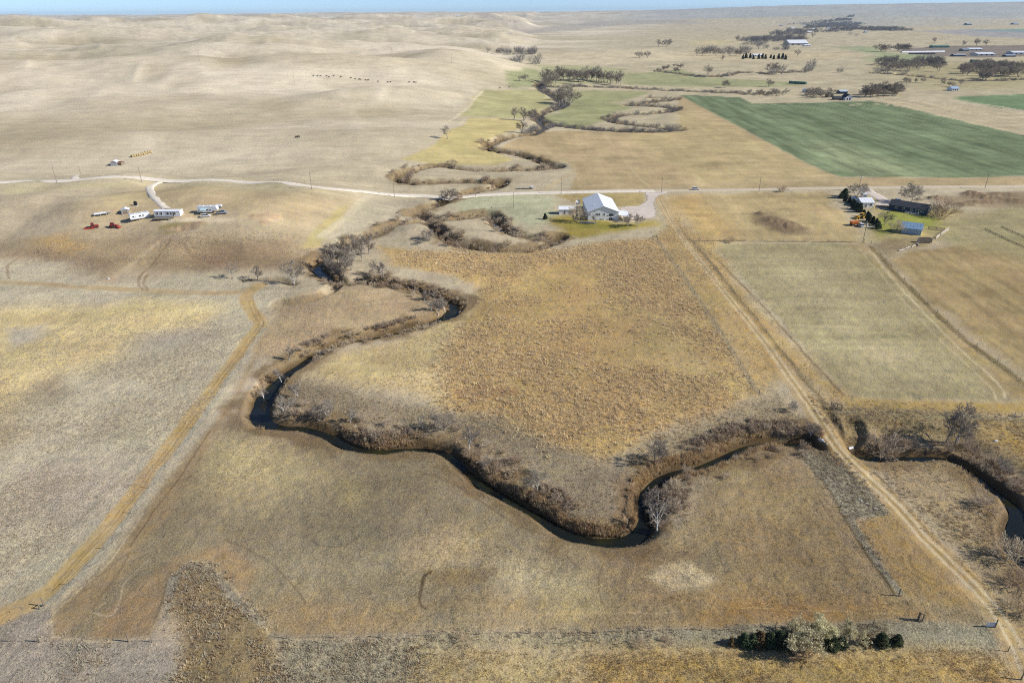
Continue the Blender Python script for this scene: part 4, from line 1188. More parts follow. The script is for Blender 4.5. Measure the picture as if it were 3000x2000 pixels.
# lean-to porch on the yard side
pm = MB().prism([(bw / 2 + 0.01, 3.5), (bw / 2 + 6.2, 2.55), (bw / 2 + 6.2, 2.67), (bw / 2 + 0.01, 3.66)], -bl / 2 - 1.5, -bl / 2 + 9.5)
pm.build('porch_roof', M_WROOF, barn)
for yy in (-bl / 2 - 1.2, -bl / 2 + 4, -bl / 2 + 9.2):
    MB().box(bw / 2 + 5.8, bw / 2 + 6.0, yy, yy + 0.2, -0.6, 2.58).build('porch_post', M_TRIM, barn)
MB().box(bw / 2 - 3.0, bw / 2 + 5.9, -bl / 2 - 3.2, -bl / 2 - 0.06, -0.6, 0.32).build('deck', M_WOOD, barn)
MB().box(bw / 2 - 2.6, bw / 2 - 0.5, -bl / 2 - 3.3, -bl / 2 - 3.202, 0.32, 1.2).build('deck_rail', M_WOOD, barn)
for k in range(2):
    MB().tube([(-4.2 + k * 2.2, -bl / 2 + 8 + 4 * k, bhr - 1.4), (-4.2 + k * 2.2, -bl / 2 + 8 + 4 * k, bhr - 0.2)], [0.1, 0.1], 8).build('roof_vent', M_TRIM, barn)
# retaining wall in front
q0, q1 = at(1330, 512), at(1368, 514)
w_ = thing('garden_wall', 'low pale block wall in front of the white barn house', 'wall', mid(q0, q1), math.atan2(q1.y - q0.y, q1.x - q0.x))
Lw = (q1 - q0).length
for r_ in range(2):
    for k in range(9):
        MB().box(-Lw / 2 + Lw * k / 9 + 0.01 + r_ * 0.2, -Lw / 2 + Lw * (k + 1) / 9 - 0.02 + r_ * 0.2, -0.2 - 0.02 * (k % 2), 0.2, -0.3 + r_ * 0.62, 0.3 + r_ * 0.60).build('block', M_CONC, w_)

def small_gable(name, label, cat, p, w, l, he, hr, wall, roof, rz=0, trim=None, wins=(), doors=(), ribs=0, roof2=None, group=None):
    t = thing(name, label, cat, p, rz, group)
    gable(t, w, l, he, hr, wall, roof, 0.3, roof2, ribs, trim)
    for x0, x1, z0, z1, yy, ax, o_ in wins:
        opening(t, x0, x1, z0, z1, yy, 'window', None, True, ax, o_)
    for x0, x1, z0, z1, yy, ax, o_ in doors:
        opening(t, x0, x1, z0, z1, yy, 'door', M_WOOD, True, ax, o_)
    return t

p = mid(at(1287, 493), at(1319, 492)); p.y += 2.5
small_gable('storage_shed', 'small white shed with bright metal roof left of the white barn house', 'shed', p, 5.0, 9.0, 2.8, 4.0, M_WHITE, M_WROOF, math.pi / 2, M_TRIM,
            wins=[(-2.2, -1.2, 1.1, 2.0, -2.5, 'x', -1)], doors=[(1.0, 2.0, 0, 2.0, -2.5, 'x', -1)], ribs=4)

# satellite dish
p = at(1325, 474)
d_ = thing('satellite_dish', 'white round satellite dish on a post behind the white shed', 'dish', p, 0.4)
MB().tube([(0, 0, -0.2), (0, 0, 2.2)], [0.09, 0.08], 8).build('post', M_STEEL, d_)
mb = MB(); rings = []
for k in range(5):
    r_ = 1.5 * k / 4 + 0.02
    rings.append([(r_ * math.cos(a), -0.55 * (r_ / 1.5) ** 2 - 0.25 + 0.45 * r_ * math.sin(a) * 0, 2.7 + r_ * math.sin(a)) for a in [6.283 * j / 16 for j in range(16)]])
mb.loft(rings, cap=False); mb.build('reflector', M_TRIM, d_, True)
MB().tube([(0, -0.3, 2.7), (0, -1.3, 2.7)], [0.04, 0.06], 6).build('feed_arm', M_STEEL, d_)

# --- farm on the right
p = mid(at(1980, 478), at(2007, 478)); p.y += 5.5
small_gable('garage', 'white garage with a pale metal roof behind the evergreen row', 'garage', p, 9.0, 7.0, 2.9, 4.6, M_TRIM, M_WROOF, math.pi / 2, M_TRIM,
            wins=[(-2.5, -1.3, 1.1, 2.1, -4.5, 'x', -1)], doors=[(0.4, 1.4, 0, 2.1, -4.5, 'x', -1)], ribs=4)
p = at(1965, 468); p.y += 1.5
small_gable('garden_shed', 'narrow white shed with blue front next to the pale-roofed garage', 'shed', p, 2.6, 4.4, 2.3, 3.2, M_TRIM, M_WROOF, 0, M_TRIM,
            doors=[(-0.7, 0.7, 0, 1.9, -2.2, 'y', -1)])
# navy ranch house
pA, pB = at(2040, 481), at(2127, 495)
ang = math.atan2(pB.y - pA.y, pB.x - pA.x)
Lh = (pB - pA).length
nrm = Vector((-math.sin(ang), math.cos(ang), 0))
p = mid(pA, pB) + nrm * 4.2
hs_ = thing('ranch_house', 'long low navy-blue ranch house with white window trim', 'house', Vector((p.x, p.y, Z(p.x, p.y) + 0.1)), ang + math.pi / 2)
gable(hs_, 8.4, Lh, 2.9, 4.9, M_NAVY, M_DROOF, 0.5, None, 0, M_TRIM)
for y0, y1 in ((-Lh / 2 + 1.5, -Lh / 2 + 2.7), (-Lh / 2 + 3.0, -Lh / 2 + 4.0), (-2.5, -1.6), (1.6, 2.4), (Lh / 2 - 4.5, Lh / 2 - 3.4)):
    opening(hs_, y0, y1, 1.0, 2.1, 4.2 * -1, 'window', None, True, 'x', -1)
    opening(hs_, y0, y1, 1.0, 2.1, 4.2, 'window', None, True, 'x', 1)
opening(hs_, -5.6, -4.0, 0.2, 2.2, -4.2, 'patio_door', None, True, 'x', -1)
opening(hs_, -1.2, 0.6, 1.0, 2.1, -Lh / 2, 'window', None, True, 'y', -1)
dk = MB().box(-7.2, -4.21, -6.4, 0.4, -0.5, 0.35).build('deck', M_WOODP, hs_)
for a0, a1, b0, b1 in ((-7.25, -7.17, -6.4, 0.4), (-7.2, -4.3, -6.45, -6.38)):
    MB().box(a0, a1, b0, b1, 1.1, 1.2).build('rail', M_TRIM, dk)
for k in range(5):
    MB().box(-7.26, -7.16, -6.4 + k * 1.68, -6.3 + k * 1.68, 0.35, 1.1).build('baluster', M_TRIM, dk)
# fence panel and paved strip between garage and house
q0, q1 = at(2010, 477), at(2044, 480)
Lw = (q1 - q0).length
w_ = thing('board_fence', 'brown board privacy fence between the garage and the navy house', 'fence', mid(q0, q1), math.atan2(q1.y - q0.y, q1.x - q0.x))
for k in range(14):
    MB().box(-Lw / 2 + Lw * k / 14 + 0.01, -Lw / 2 + Lw * (k + 1) / 14 - 0.02, -0.04, 0.04, -0.2, 1.65 + 0.04 * (k % 3)).build('board', M_WOOD, w_)
# blue barn
pA, pB = at(2068, 535), at(2114, 541)
ang = math.atan2(pB.y - pA.y, pB.x - pA.x)
Lb = (pB - pA).length
nrm = Vector((-math.sin(ang), math.cos(ang), 0))
p = mid(pA, pB) + nrm * 3.6
bb_ = thing('blue_barn', 'small barn with a blue roof, blue boarded front and white gable end', 'barn', Vector((p.x, p.y, Z(p.x, p.y) + 0.05)), ang + math.pi / 2)
gable(bb_, 7.2, Lb, 2.9, 5.0, M_TEAL, M_BLUE, 0.4, M_WROOF, 6, M_TRIM)
MB().prism([(-3.5, -0.4), (3.5, -0.4), (3.5, 2.85), (0, 4.8), (-3.5, 2.85)], -Lb / 2 - 0.08, -Lb / 2 - 0.01).build('gable_end', M_TRIM, bb_)
for k in range(5):
    y0 = -Lb / 2 + 0.8 + k * (Lb - 1) / 5
    opening(bb_, y0, y0 + 1.0, 0.2, 2.0, -3.6, 'stall_door', M_BLUE, True, 'x', -1)
opening(bb_, -0.9, 0.9, 0, 2.3, -Lb / 2 - 0.08, 'door', M_WOODP, True, 'y', -1)
# ------------------------------------------------------------------ vehicles, trailers, machines
def wheel(root, x, y, r, w=0.22, m=None):
    t = MB().tube([(x, y - w / 2, r), (x, y + w / 2, r)], [r, r], 14).build('wheel', M_DARK, root, False)
    s = -1 if y < 0 else 1
    yy = y + s * (w / 2 + 0.012)
    MB().tube([(x, y + s * (w / 2 - 0.02), r), (x, yy, r)], [r * 0.55, r * 0.55], 10).build('rim', m or M_STEEL, t)
    return t

def car(label, p, rz, paint, name='parked_car', suv=True, cat='car', group=None):
    t = thing(name, label, cat, p, rz, group)
    prof = [(-2.25, 0.35), (2.25, 0.35), (2.3, 0.75), (1.2, 0.95), (-2.2, 0.98), (-2.3, 0.6)]
    b = MB()
    b.loft([[(x, y, z) for x, z in prof] for y in (-0.9, 0.9)])
    b.build('body', paint, t)
    zt = 1.65 if suv else 1.45
    cab = [(-2.1, 0.96), (1.1, 0.93), (0.35, zt), (-1.75, zt)]
    k = MB().loft([[(x, -0.84 + (z > 1.2) * 0.12, z) for x, z in cab], [(x, 0.84 - (z > 1.2) * 0.12, z) for x, z in cab]])
    k.build('window', M_GLASS, t)
    MB().box(-1.78, 0.38, -0.74, 0.74, zt + 0.003, zt + 0.06).build('roof', paint, t)
    for x in (-1.4, 1.4):
        for y in (-0.82, 0.82):
            wheel(t, x, y, 0.34)
    for y in (-0.62, 0.62):
        MB().box(2.24, 2.31, y - 0.2, y + 0.2, 0.62, 0.76).build('headlight', M_TRIM, t)
    return t

def pickup(label, p, rz, paint):
    t = thing('pickup_truck', label, 'truck', p, rz)
    MB().loft([[(x, y, z) for x, z in ((-2.8, 0.5), (2.8, 0.45), (2.85, 0.9), (1.6, 1.1), (0.9, 1.12), (-2.8, 1.12))] for y in (-0.98, 0.98)]).build('body', paint, t)
    cab = [(-0.9, 1.1), (1.25, 1.1), (0.65, 1.8), (-0.75, 1.8)]
    MB().loft([[(x, -0.9 + (z > 1.3) * 0.12, z) for x, z in cab], [(x, 0.9 - (z > 1.3) * 0.12, z) for x, z in cab]]).build('window', M_GLASS, t)
    MB().box(-0.78, 0.68, -0.78, 0.78, 1.803, 1.87).build('roof', paint, t)
    MB().box(-2.7, -0.98, -0.8, 0.8, 1.123, 1.16).build('bed', M_DARK, t)
    for x in (-1.8, 1.75):
        for y in (-0.9, 0.9):
            wheel(t, x, y, 0.4, 0.26)
    return t

def rounded(x0, x1, z0, z1, r=0.3, n=4):
    P = []
    for cx_, cz_, a0 in ((x1 - r, z0 + r, -90), (x1 - r, z1 - r, 0), (x0 + r, z1 - r, 90), (x0 + r, z0 + r, 180)):
        for k in range(n + 1):
            a = R(a0 + 90 * k / n)
            P.append((cx_ + r * math.cos(a), cz_ + r * math.sin(a)))
    return P

def camper(name, label, p, rz, L=9.0, W=2.6, H=3.1, goose=False, sides=(-1,)):
    t = thing(name, label, 'trailer', p, rz)
    if goose:
        pr = [(-L / 2, 0.7), (L * 0.22, 0.7), (L * 0.27, 1.7), (L / 2, 1.75), (L / 2 + 0.1, 2.4), (L / 2 - 0.5, H), (-L / 2 + 0.15, H), (-L / 2, H - 0.2)]
    else:
        pr = rounded(-L / 2, L / 2, 0.6, H, 0.45)
    MB().loft([[(x, y, z) for x, z in pr] for y in (-W / 2, W / 2)]).build('body', M_CARW, t)
    for s in sides:
        for x0, x1 in ((-L * 0.38, -L * 0.28), (-L * 0.05, L * 0.06), (L * 0.12, L * 0.2)):
            opening(t, x0, x1, 1.65, 2.25, s * W / 2, 'window', None, True, 'y', s)
        opening(t, -L * 0.2, -L * 0.2 + 0.75, 0.85, 2.6, s * W / 2, 'door', M_TRIM, True, 'y', s)
        MB().box(-L * 0.44, L * 0.40, min(s * (W / 2 + 0.004), s * (W / 2 + 0.012)), max(s * (W / 2 + 0.004), s * (W / 2 + 0.012)), 1.2, 1.36).build('stripe', M_SILV, t)
    opening(t, -0.55, 0.55, 1.6, 2.2, -L / 2, 'window', None, True, 'x', -1)
    for x in (-0.9, 0.1):
        for y in (-W / 2 + 0.14, W / 2 - 0.14):
            wheel(t, x - L * 0.08, y, 0.36)
    for x in (-L * 0.25, L * 0.1):
        MB().box(x, x + 0.7, -0.35, 0.35, H + 0.003, H + 0.22).build('roof_unit', M_TRIM, t)
    if not goose:
        MB().tube([(L / 2, 0.5, 0.65), (L / 2 + 1.2, 0, 0.55), (L / 2, -0.5, 0.65)], [0.07, 0.07, 0.07], 6).build('hitch', M_DARK, t)
    return t

camper('travel_trailer', 'white travel trailer parked at an angle left of the mobile home', at(322, 503), R(38), 9.0)
t_ = camper('fifth_wheel_trailer', 'white fifth-wheel camper with an open awning next to the dark pickup', at(477, 491) + Vector((0, 1.3, 0)), 0.0, 10.0, 2.6, 3.7, True)
mb = MB(); mb.add([(-3.0, -1.34, 2.7), (0.2, -1.34, 2.7), (0.2, -3.4, 2.1), (-3.0, -3.4, 2.1), (-3.0, -1.34, 2.74), (0.2, -1.34, 2.74), (0.2, -3.4, 2.14), (-3.0, -3.4, 2.14)], [(0, 1, 2, 3), (4, 5, 6, 7), (0, 1, 5, 4), (1, 2, 6, 5), (2, 3, 7, 6), (3, 0, 4, 7)])
aw = mb.build('awning', mat('awning_cloth', (0.45, 0.58, 0.62), var=0.05), t_)
for x in (-2.9, 0.1):
    MB().tube([(x, -3.35, 2.12), (x, -1.36, 0.8)], [0.03, 0.03], 5).build('arm', M_STEEL, aw)

# mobile home
p = mid(at(359, 500), at(411, 500)) + Vector((0, 2.2, 0))
mh = thing('mobile_home', 'long white single-wide mobile home with a plank deck in front', 'house', p, 0.0)
Lm = (at(411, 500) - at(359, 500)).length
MB().box(-Lm / 2 + 0.1, Lm / 2 - 0.1, -1.95, 1.95, -0.5, 0.6).build('skirting', M_STEEL, mh)
MB().box(-Lm / 2, Lm / 2, -2.0, 2.0, 0.6, 3.2).build('wall', M_CARW, mh)
MB().prism_x([(-2.15, 3.203), (2.15, 3.203), (0, 3.75)], -Lm / 2 - 0.15, Lm / 2 + 0.15).build('roof', M_WROOF, mh)
for x0, x1 in ((-5.2, -4.2), (-3.2, -2.2), (-0.2, 1.0), (1.6, 2.4), (3.6, 4.4)):
    opening(mh, x0, x1, 1.5, 2.6, -2.0)
opening(mh, 2.7, 3.5, 0.7, 2.7, -2.0, 'door', M_WOOD)
opening(mh, -0.7, 0.7, 1.5, 2.5, -Lm / 2, 'window', None, True, 'x', -1)
dk = thing('plank_deck', 'low plank deck with steps in front of the mobile home', 'deck', p + Vector((-1.0, -4.0, 0)), 0.0)
for k in range(7):
    MB().box(-5.0, 5.0, -1.4 + k * 0.4, -1.04 + k * 0.4, 0.22, 0.34).build('plank', M_WOOD, dk)
for x in (-4.6, 0, 4.6):
    MB().box(x - 0.07, x + 0.07, -1.3, 1.3, -0.4, 0.217).build('joist', M_WOOD, dk)
MB().box(3.0, 4.6, -2.0, -1.42, -0.3, 0.16).build('step', M_WOODP, dk)
p = at(286, 492) + Vector((0, 1.5, 0))
small_gable('tool_shed', 'small grey shed with dark front standing among the trailers', 'shed', p, 3.4, 3.4, 2.2, 2.9, M_STEEL, M_WROOF, 0.35, None, doors=[(-1.2, 1.2, 0, 2.0, -1.7, 'y', -1)])

def flat_trailer(label, p, rz, L=5.5, load=None):
    t = thing('flatbed_trailer', label, 'trailer', p, rz)
    for k in range(6):
        MB().box(-L / 2, L / 2, -1.02 + k * 0.34, -0.71 + k * 0.34, 0.68, 0.76).build('plank', M_WOODP, t)
    MB().box(-L / 2, L / 2, -1.06, -1.03, 0.55, 0.85).build('side_rail', M_STEEL, t)
    MB().box(-L / 2, L / 2, 1.03, 1.06, 0.55, 0.85).build('side_rail', M_STEEL, t)
    MB().tube([(L / 2, 0.7, 0.62), (L / 2 + 1.4, 0, 0.55), (L / 2, -0.7, 0.62)], [0.06, 0.06, 0.06], 6).build('hitch', M_STEEL, t)
    for x in (-0.4, 0.5):
        for y in (-1.22, 1.22):
            wheel(t, x - 0.5, y, 0.35)
    if load:
        MB().loft([[(x, y, z) for x, z in rounded(-L / 2 + 0.3, L / 2 - 0.4, 0.765, 0.765 + load, 0.12)] for y in (-0.85, 0.85)]).build('cover', M_TARP, t)
    return t
flat_trailer('pale flatbed trailer parked beyond the grey tool shed', at(230, 494), R(35), 6.0, 0.5)
flat_trailer('short flatbed trailer next to the pale flatbed trailer', at(246, 491), R(55), 4.0)
pickup('dark pickup truck parked at the end of the fifth-wheel camper', at(510, 491), R(8), M_SILV)
car('small white utility cart under the camper awning', at(473, 498), R(12), M_CARW, 'utility_cart', False, 'cart')

def tractor(label, p, rz, paint, loader=True, name='tractor', cat='tractor', cab=True, s=1.0):
    t = thing(name, label, cat, p, rz, None, s)
    MB().loft([[(x, y, z) for x, z in ((-0.6, 0.7), (1.9, 0.65), (1.95, 1.35), (0.4, 1.5), (-0.6, 1.2))] for y in (-0.36, 0.36)]).build('hood', paint, t)
    MB().box(-1.3, 0.1, -0.7, 0.7, 0.6, 1.0).build('platform', M_DARK, t)
    if cab:
        MB().loft([[(x, y, 1.003) for x, y in ((-1.2, -0.65), (0.1, -0.65), (0.1, 0.65), (-1.2, 0.65))], [(x, y, 2.25) for x, y in ((-1.1, -0.58), (-0.1, -0.58), (-0.1, 0.58), (-1.1, 0.58))]]).build('cab', M_GLASS, t)
        MB().box(-1.3, 0.05, -0.75, 0.75, 2.253, 2.42).build('cab_roof', paint, t)
    else:
        MB().box(-0.95, -0.4, -0.28, 0.28, 1.003, 1.15).build('seat', M_DARK, t)
    for y in (-0.85, 0.85):
        wheel(t, -0.75, y, 0.8, 0.42, paint)
        wheel(t, 1.45, y * 0.85, 0.48, 0.3, paint)
        f_ = MB(); f_.loft([[(-0.75 + r_ * math.cos(a), y * q, 0.8 + r_ * math.sin(a)) for a in [R(30 + 120 * k / 6) for k in range(7)] for r_ in (0.88,)] + [(-0.75 + 0.94 * math.cos(a), y * q, 0.8 + 0.94 * math.sin(a)) for a in [R(150 - 120 * k / 6) for k in range(7)]] for q in (0.78, 1.25)])
        f_.build('fender', paint, t)
    MB().tube([(1.1, 0.2, 1.4), (1.1, 0.2, 2.1)], [0.04, 0.04], 6).build('exhaust', M_STEEL, t)
    if loader:
        for y in (-0.55, 0.55):
            MB().tube([(0.2, y, 1.35), (1.7, y, 1.5), (2.6, y, 0.55)], [0.07, 0.07, 0.07], 6).build('loader_arm', paint, t)
        MB().loft([[(x, y, z) for x, z in ((2.5, 0.12), (3.2, 0.12), (3.2, 0.2), (2.65, 0.3), (2.55, 0.8), (2.45, 0.8))] for y in (-0.95, 0.95)]).build('bucket', paint, t)
    return t
tractor('red tractor with a hay rake behind, alone at the left of the bench', at(217, 523), R(20), M_RED, False, s=1.0)
tractor('red loader tractor standing nearer to the trailers', at(262, 523), R(-5), M_RED, True, s=1.05)
# hay implement behind the first tractor
rk = thing('hay_rake', 'red hay implement lying in the grass beside the left red tractor', 'implement', at(206, 526), R(15))
MB().tube([(-2.2, 0, 0.6), (2.2, 0.3, 0.6)], [0.1, 0.1], 6).build('frame', M_RED, rk)
for k in range(6):
    x = -2 + k * 0.8
    MB().tube([(x, -0.35, 0.45), (x, -0.3, 0.45)], [0.5, 0.5], 12).build('rake_wheel', M_RED, rk)
MB().tube([(0, 0.1, 0.6), (0.6, 2.0, 0.5)], [0.07, 0.06], 6).build('hitch', M_RED, rk)
# water tank on a stand
tk = thing('water_tank', 'black upright tank on a white pad above the trailers', 'tank', at(312, 472))
MB().box(-1.2, 1.2, -1.2, 1.2, -0.4, 0.15).build('pad', M_CONC, tk)
MB().tube([(0, 0, 0.153), (0, 0, 1.9), (0, 0, 2.2), (0, 0, 2.3)], [0.85, 0.85, 0.45, 0.2], 14).build('tank_body', M_DARK, tk)
ct = flat_trailer('small covered trailer behind the fifth-wheel camper', at(503, 477), 0.1, 3.6, 0.8)
# upper-left pens
p = at(262, 381) + Vector((0, 2, 0))
small_gable('hay_shed', 'grey metal shed alone in the pasture above the gravel road', 'shed', p, 4.4, 5.0, 2.8, 3.6, M_SILV, M_WROOF, 0.1, None)
p = at(274, 380) + Vector((0, 1.5, 0))
small_gable('cattle_shelter', 'low shelter with a rust-coloured roof beside the grey metal shed', 'shed', p, 4.0, 5.0, 1.9, 2.7, M_WOOD, M_RUSTROOF, 1.4, None)
for k in range(9):
    u, v = 305 + k * 5.2, 361 - k * 1.0 + (k > 5) * -1.5
    p = at(u, v)
    b = obj('hay_bale', None); 
    bpy.data.objects.remove(b)
    mb = MB(); pts = [(-0.75, 0, 0.75), (-0.7, 0, 0.75), (0.7, 0, 0.75), (0.75, 0, 0.75)]
    mb.tube(pts, [0.66, 0.76, 0.76, 0.66], 14)
    o = mb.build('hay_bale', M_HAY); o.location = p; o.rotation_euler[2] = R(70 + random.uniform(-8, 8)); o.scale = (1.3, 1.3, 1.3)
    tag(o, 'round straw bale in the single row above the grey metal shed', 'bale', 'round bales in a row on the pasture')
# big road pieces
car('white car driving along the gravel road past the brown field', at(1598, 437) + Vector((0, 0, 0.26)), R(0), M_CARW)
tr_ = flat_trailer('long low equipment trailer with white load on the road verge', at(1207, 434), 0.02, 11.0)
MB().box(3.6, 5.2, -1.0, 1.0, 0.765, 1.7).build('load', M_TARP, tr_)
# farm vehicles
tractor('yellow loader tractor parked beside the evergreen row', at(1976, 502), R(200), M_YEL, True, s=1.25)
t_ = thing('grain_auger_wagon', 'orange farm wagon parked on the grass by the white car', 'wagon', at(1961, 518), R(10))
MB().loft([[(-1.6, -1.0, 1.0), (1.6, -1.0, 1.0), (1.6, 1.0, 1.0), (-1.6, 1.0, 1.0)], [(-2.1, -1.3, 2.3), (2.1, -1.3, 2.3), (2.1, 1.3, 2.3), (-2.1, 1.3, 2.3)]]).build('hopper', M_ORG, t_)
MB().box(-2.0, 2.0, -0.6, 0.6, 0.7, 0.997).build('chassis', M_DARK, t_)
for x in (-1.4, 1.4):
    for y in (-1.0, 1.0):
        wheel(t_, x, y, 0.45, 0.28)
MB().tube([(2.0, 0, 0.8), (3.6, 0, 0.5)], [0.07, 0.06], 6).build('tongue', M_DARK, t_)
car('white car parked on the grass beside the orange wagon', at(1976, 520), R(95), M_CARW)
car('white car parked at the end of the drive by the navy house', at(2063, 463), R(15), M_CARW, suv=True)
camper('camper_van', 'rounded white camper behind the pale-roofed garage', at(1983, 455), R(75), 6.0, 2.5, 3.0)
# wooden stock wagon and logs in the corral corner
t_ = thing('stock_wagon', 'brown wooden box wagon lying by the corral below the blue barn', 'wagon', at(2123, 557), R(-4))
for k in range(6):
    MB().box(-2.9, 2.9, -1.1, -1.04, 0.3 + k * 0.32, 0.59 + k * 0.32).build('side_board', M_WOOD, t_)
    MB().box(-2.9, 2.9, 1.04, 1.1, 0.3 + k * 0.32, 0.59 + k * 0.32).build('side_board', M_WOOD, t_)
MB().box(-2.9, -2.84, -1.03, 1.03, 0.3, 2.2).build('end_panel', M_WOODP, t_)
MB().box(2.84, 2.9, -1.03, 1.03, 0.3, 2.2).build('end_panel', M_WOODP, t_)
MB().box(-2.8, 2.8, -1.03, 1.03, 0.2, 0.297).build('floor', M_WOOD, t_)
for u, v, r_ in ((2078, 572, 20), (2086, 569, 35), (2072, 575, 25), (2098, 566, 40), (2108, 562, 70)):
    lg = MB().tube([(-2.2, 0, 0.25), (0, 0.05, 0.28), (2.0, 0, 0.24)], [0.28, 0.26, 0.2], 8).build('fallen_log', M_WOODP)
    lg.location = at(u, v); lg.rotation_euler[2] = R(r_)
    tag(lg, 'weathered log lying in the heap below the brown box wagon', 'log', 'logs by the corral')

# ------------------------------------------------------------------ far farmsteads
def shed_at(u, v, wpx, depth, he, hr, wall, roof, label, name='farm_building', cat='barn', rz=None, along='x'):
    p = at(u, v); w = wpx * perpx(p)
    p = p + Vector((0, depth / 2, 0))
    p.z = Z(p.x, p.y)
    t = thing(name, label, cat, p, (math.pi / 2 if along == 'x' else 0.0) + (rz or 0))
    if along == 'x':
        gable(t, depth, w, he, hr, wall, roof, 0.5)
        for k in (-0.3, 0.0, 0.3):
            opening(t, w * k - w * 0.05, w * k + w * 0.05, 0.2, he * 0.75, -depth / 2, 'door', M_GLASS, False, 'x', -1)
    else:
        gable(t, w, depth, he, hr, wall, roof, 0.4)
        for k in (-0.3, 0.05):
            opening(t, w * k, w * (k + 0.2), 0.5, he * 0.75, -depth / 2, 'door', M_GLASS, False, 'y', -1)
    return t
M_FARW = M_WHITE
shed_at(2162, 110, 38, 24, 4, 7, M_GREENT, M_GREENT, 'dark green barn behind the dairy sheds')
shed_at(2242, 116, 30, 30, 3.5, 6, M_STEEL, M_WROOF, 'white-roofed dairy barn at the back of the yard')
shed_at(2266, 128, 40, 34, 4, 7, M_STEEL, M_WROOF, 'wide white-roofed dairy barn in the middle of the yard')
shed_at(2345, 125, 36, 30, 4, 7, M_STEEL, M_WROOF, 'white-roofed dairy barn at the far end of the yard')
shed_at(2219, 118, 13, 22, 4, 6.5, M_GREENT, M_SILV, 'small grey barn between the white-roofed dairy barns')
shed_at(2205, 130, 26, 18, 3, 5, M_NAVY, M_SILV, 'low dark open shed at the front of the dairy yard')
shed_at(2120, 125, 56, 12, 2.5, 3.2, M_NAVY, M_DROOF, 'long low dark cattle shelter left of the dairy barns')
shed_at(2322, 131, 22, 16, 3, 5, M_NAVY, M_GROOF, 'grey shed in the grass right of the dairy')
shed_at(1834, 104, 44, 55, 6, 16, M_SILV, M_WROOF, 'large riding arena with a pale pitched roof by distant trees', 'riding_arena')
shed_at(1855, 107, 14, 20, 4, 6, M_WHITE, M_WROOF, 'white annex beside the riding arena')
shed_at(1742, 130, 22, 14, 3.5, 6, M_WHITE, M_WROOF, 'white farmhouse among the dark conifers', 'farmhouse', 'house')
shed_at(1938, 216, 17, 12, 3.2, 4.6, M_NAVY, mat('pale_blue_roof', (0.5, 0.6, 0.68), rough=0.4), 'low shed with pale blue roof behind the old ranch house')
shed_at(1949, 231, 16, 13, 3.6, 7.0, M_WHITE, M_DROOF, 'white gabled ranch house with dark roof by the green field', 'ranch_house', 'house', along='y')
shed_at(1926, 230, 18, 9, 2.6, 4.4, M_WOOD, M_DROOF, 'low dark wing left of the white gabled ranch house', 'farm_building', 'barn')
shed_at(1908, 224, 12, 10, 3.0, 5.5, M_WOOD, M_DROOF, 'dark barn among bare trees at the ranch', along='y')
shed_at(1852, 213, 9, 8, 3, 4.5, M_SILV, M_WROOF, 'small pale shed by the creek trees', 'shed', 'shed', along='y')
shed_at(2194, 209, 16, 12, 3, 5.5, M_WHITE, mat('blue_grey_roof', (0.35, 0.45, 0.58), rough=0.5), 'white house with blue-grey roof by the upper creek', 'farmhouse', 'house')
shed_at(8, 66, 14, 40, 7, 14, M_WHITE, M_WROOF, 'white building far out on the left plain')
for k, (u, v) in enumerate(((1036, 46), (1044, 47), (1051, 45))):
    shed_at(u, v, 4, 40, 10, 22, M_WHITE, M_WROOF, ['white hut on the skyline prairie, west one of three', 'white hut on the skyline prairie, middle one of three', 'white hut on the skyline prairie, east one of three'][k], 'far_hut', 'shed', along='y')
for k, (u, v) in enumerate(((2228, 53), (2336, 52))):
    shed_at(u, v, 10, 60, 8, 18, M_NAVY, M_SILV, ['dark farm cluster building out on the right plain', 'blue-grey farm building at the right edge of the plain'][k])
for k, (u, v) in enumerate(((1795, 60), (1822, 66), (1848, 58), (1870, 69), (1905, 66), (1930, 60), (1968, 66), (2010, 69), (2050, 71), (1860, 76), (1990, 76))):
    t_ = shed_at(u, v, 6 + (k * 7) % 5, 22, 5, 9, M_WHITE if k % 3 else M_SILV, M_WROOF if k % 2 else M_GROOF, 'tiny pale farm building among the far woods')
    t_['group'] = 'farm buildings in the far woods'
# white covered silage rows
for k, (u0, u1, v0, v1) in enumerate(((2070, 2168, 121, 119.5), (2196, 2216, 127, 127), (2330, 2352, 121, 121.5), (1801, 1830, 101.5, 101))):
    a, b = at(u0, v0), at(u1, v1)
    L_ = (b - a).length
    o = MB().prism_x([(-5, -1), (5, -1), (4, 2.0), (1.5, 3.0), (-1.5, 3.0), (-4, 2.0)], -L_ / 2, L_ / 2).build('silage_row', M_TARP)
    o.location = mid(a, b); o.rotation_euler[2] = math.atan2(b.y - a.y, b.x - a.x)
    tag(o, ['long white plastic-covered silage row in front of the dairy', 'short white covered silage pile inside the dairy yard', 'white covered silage row at the far end of the dairy', 'white covered pile beside the riding arena'][k], 'silage pile')
# stacked bales, dark rows
def bale_stack(u, v, n, dx, dv, label, m, s=1.0, rz=0.3):
    for k in range(n):
        p = at(u + k * dx, v + k * dv)
        t = thing('bale_stack', label, 'bale stack', p, rz, label + ' row', s)
        for lv in range(3):
            for j in range(2):
                MB().box(-1.2 + j * 1.22, -0.02 + j * 1.22, -5.5, 5.5, lv * 1.2 - 0.3 * (lv == 0), lv * 1.2 + 1.18).build('bale', m, t)
bale_stack(2236, 144, 8, 6.5, 0.9, 'tall dark stack of big square bales in the row below the dairy', M_GREENT, 1.6)
bale_stack(1818, 192, 5, 7, 0.4, 'pale stack of big square bales beyond the ranch creek', M_GREENT, 1.0)

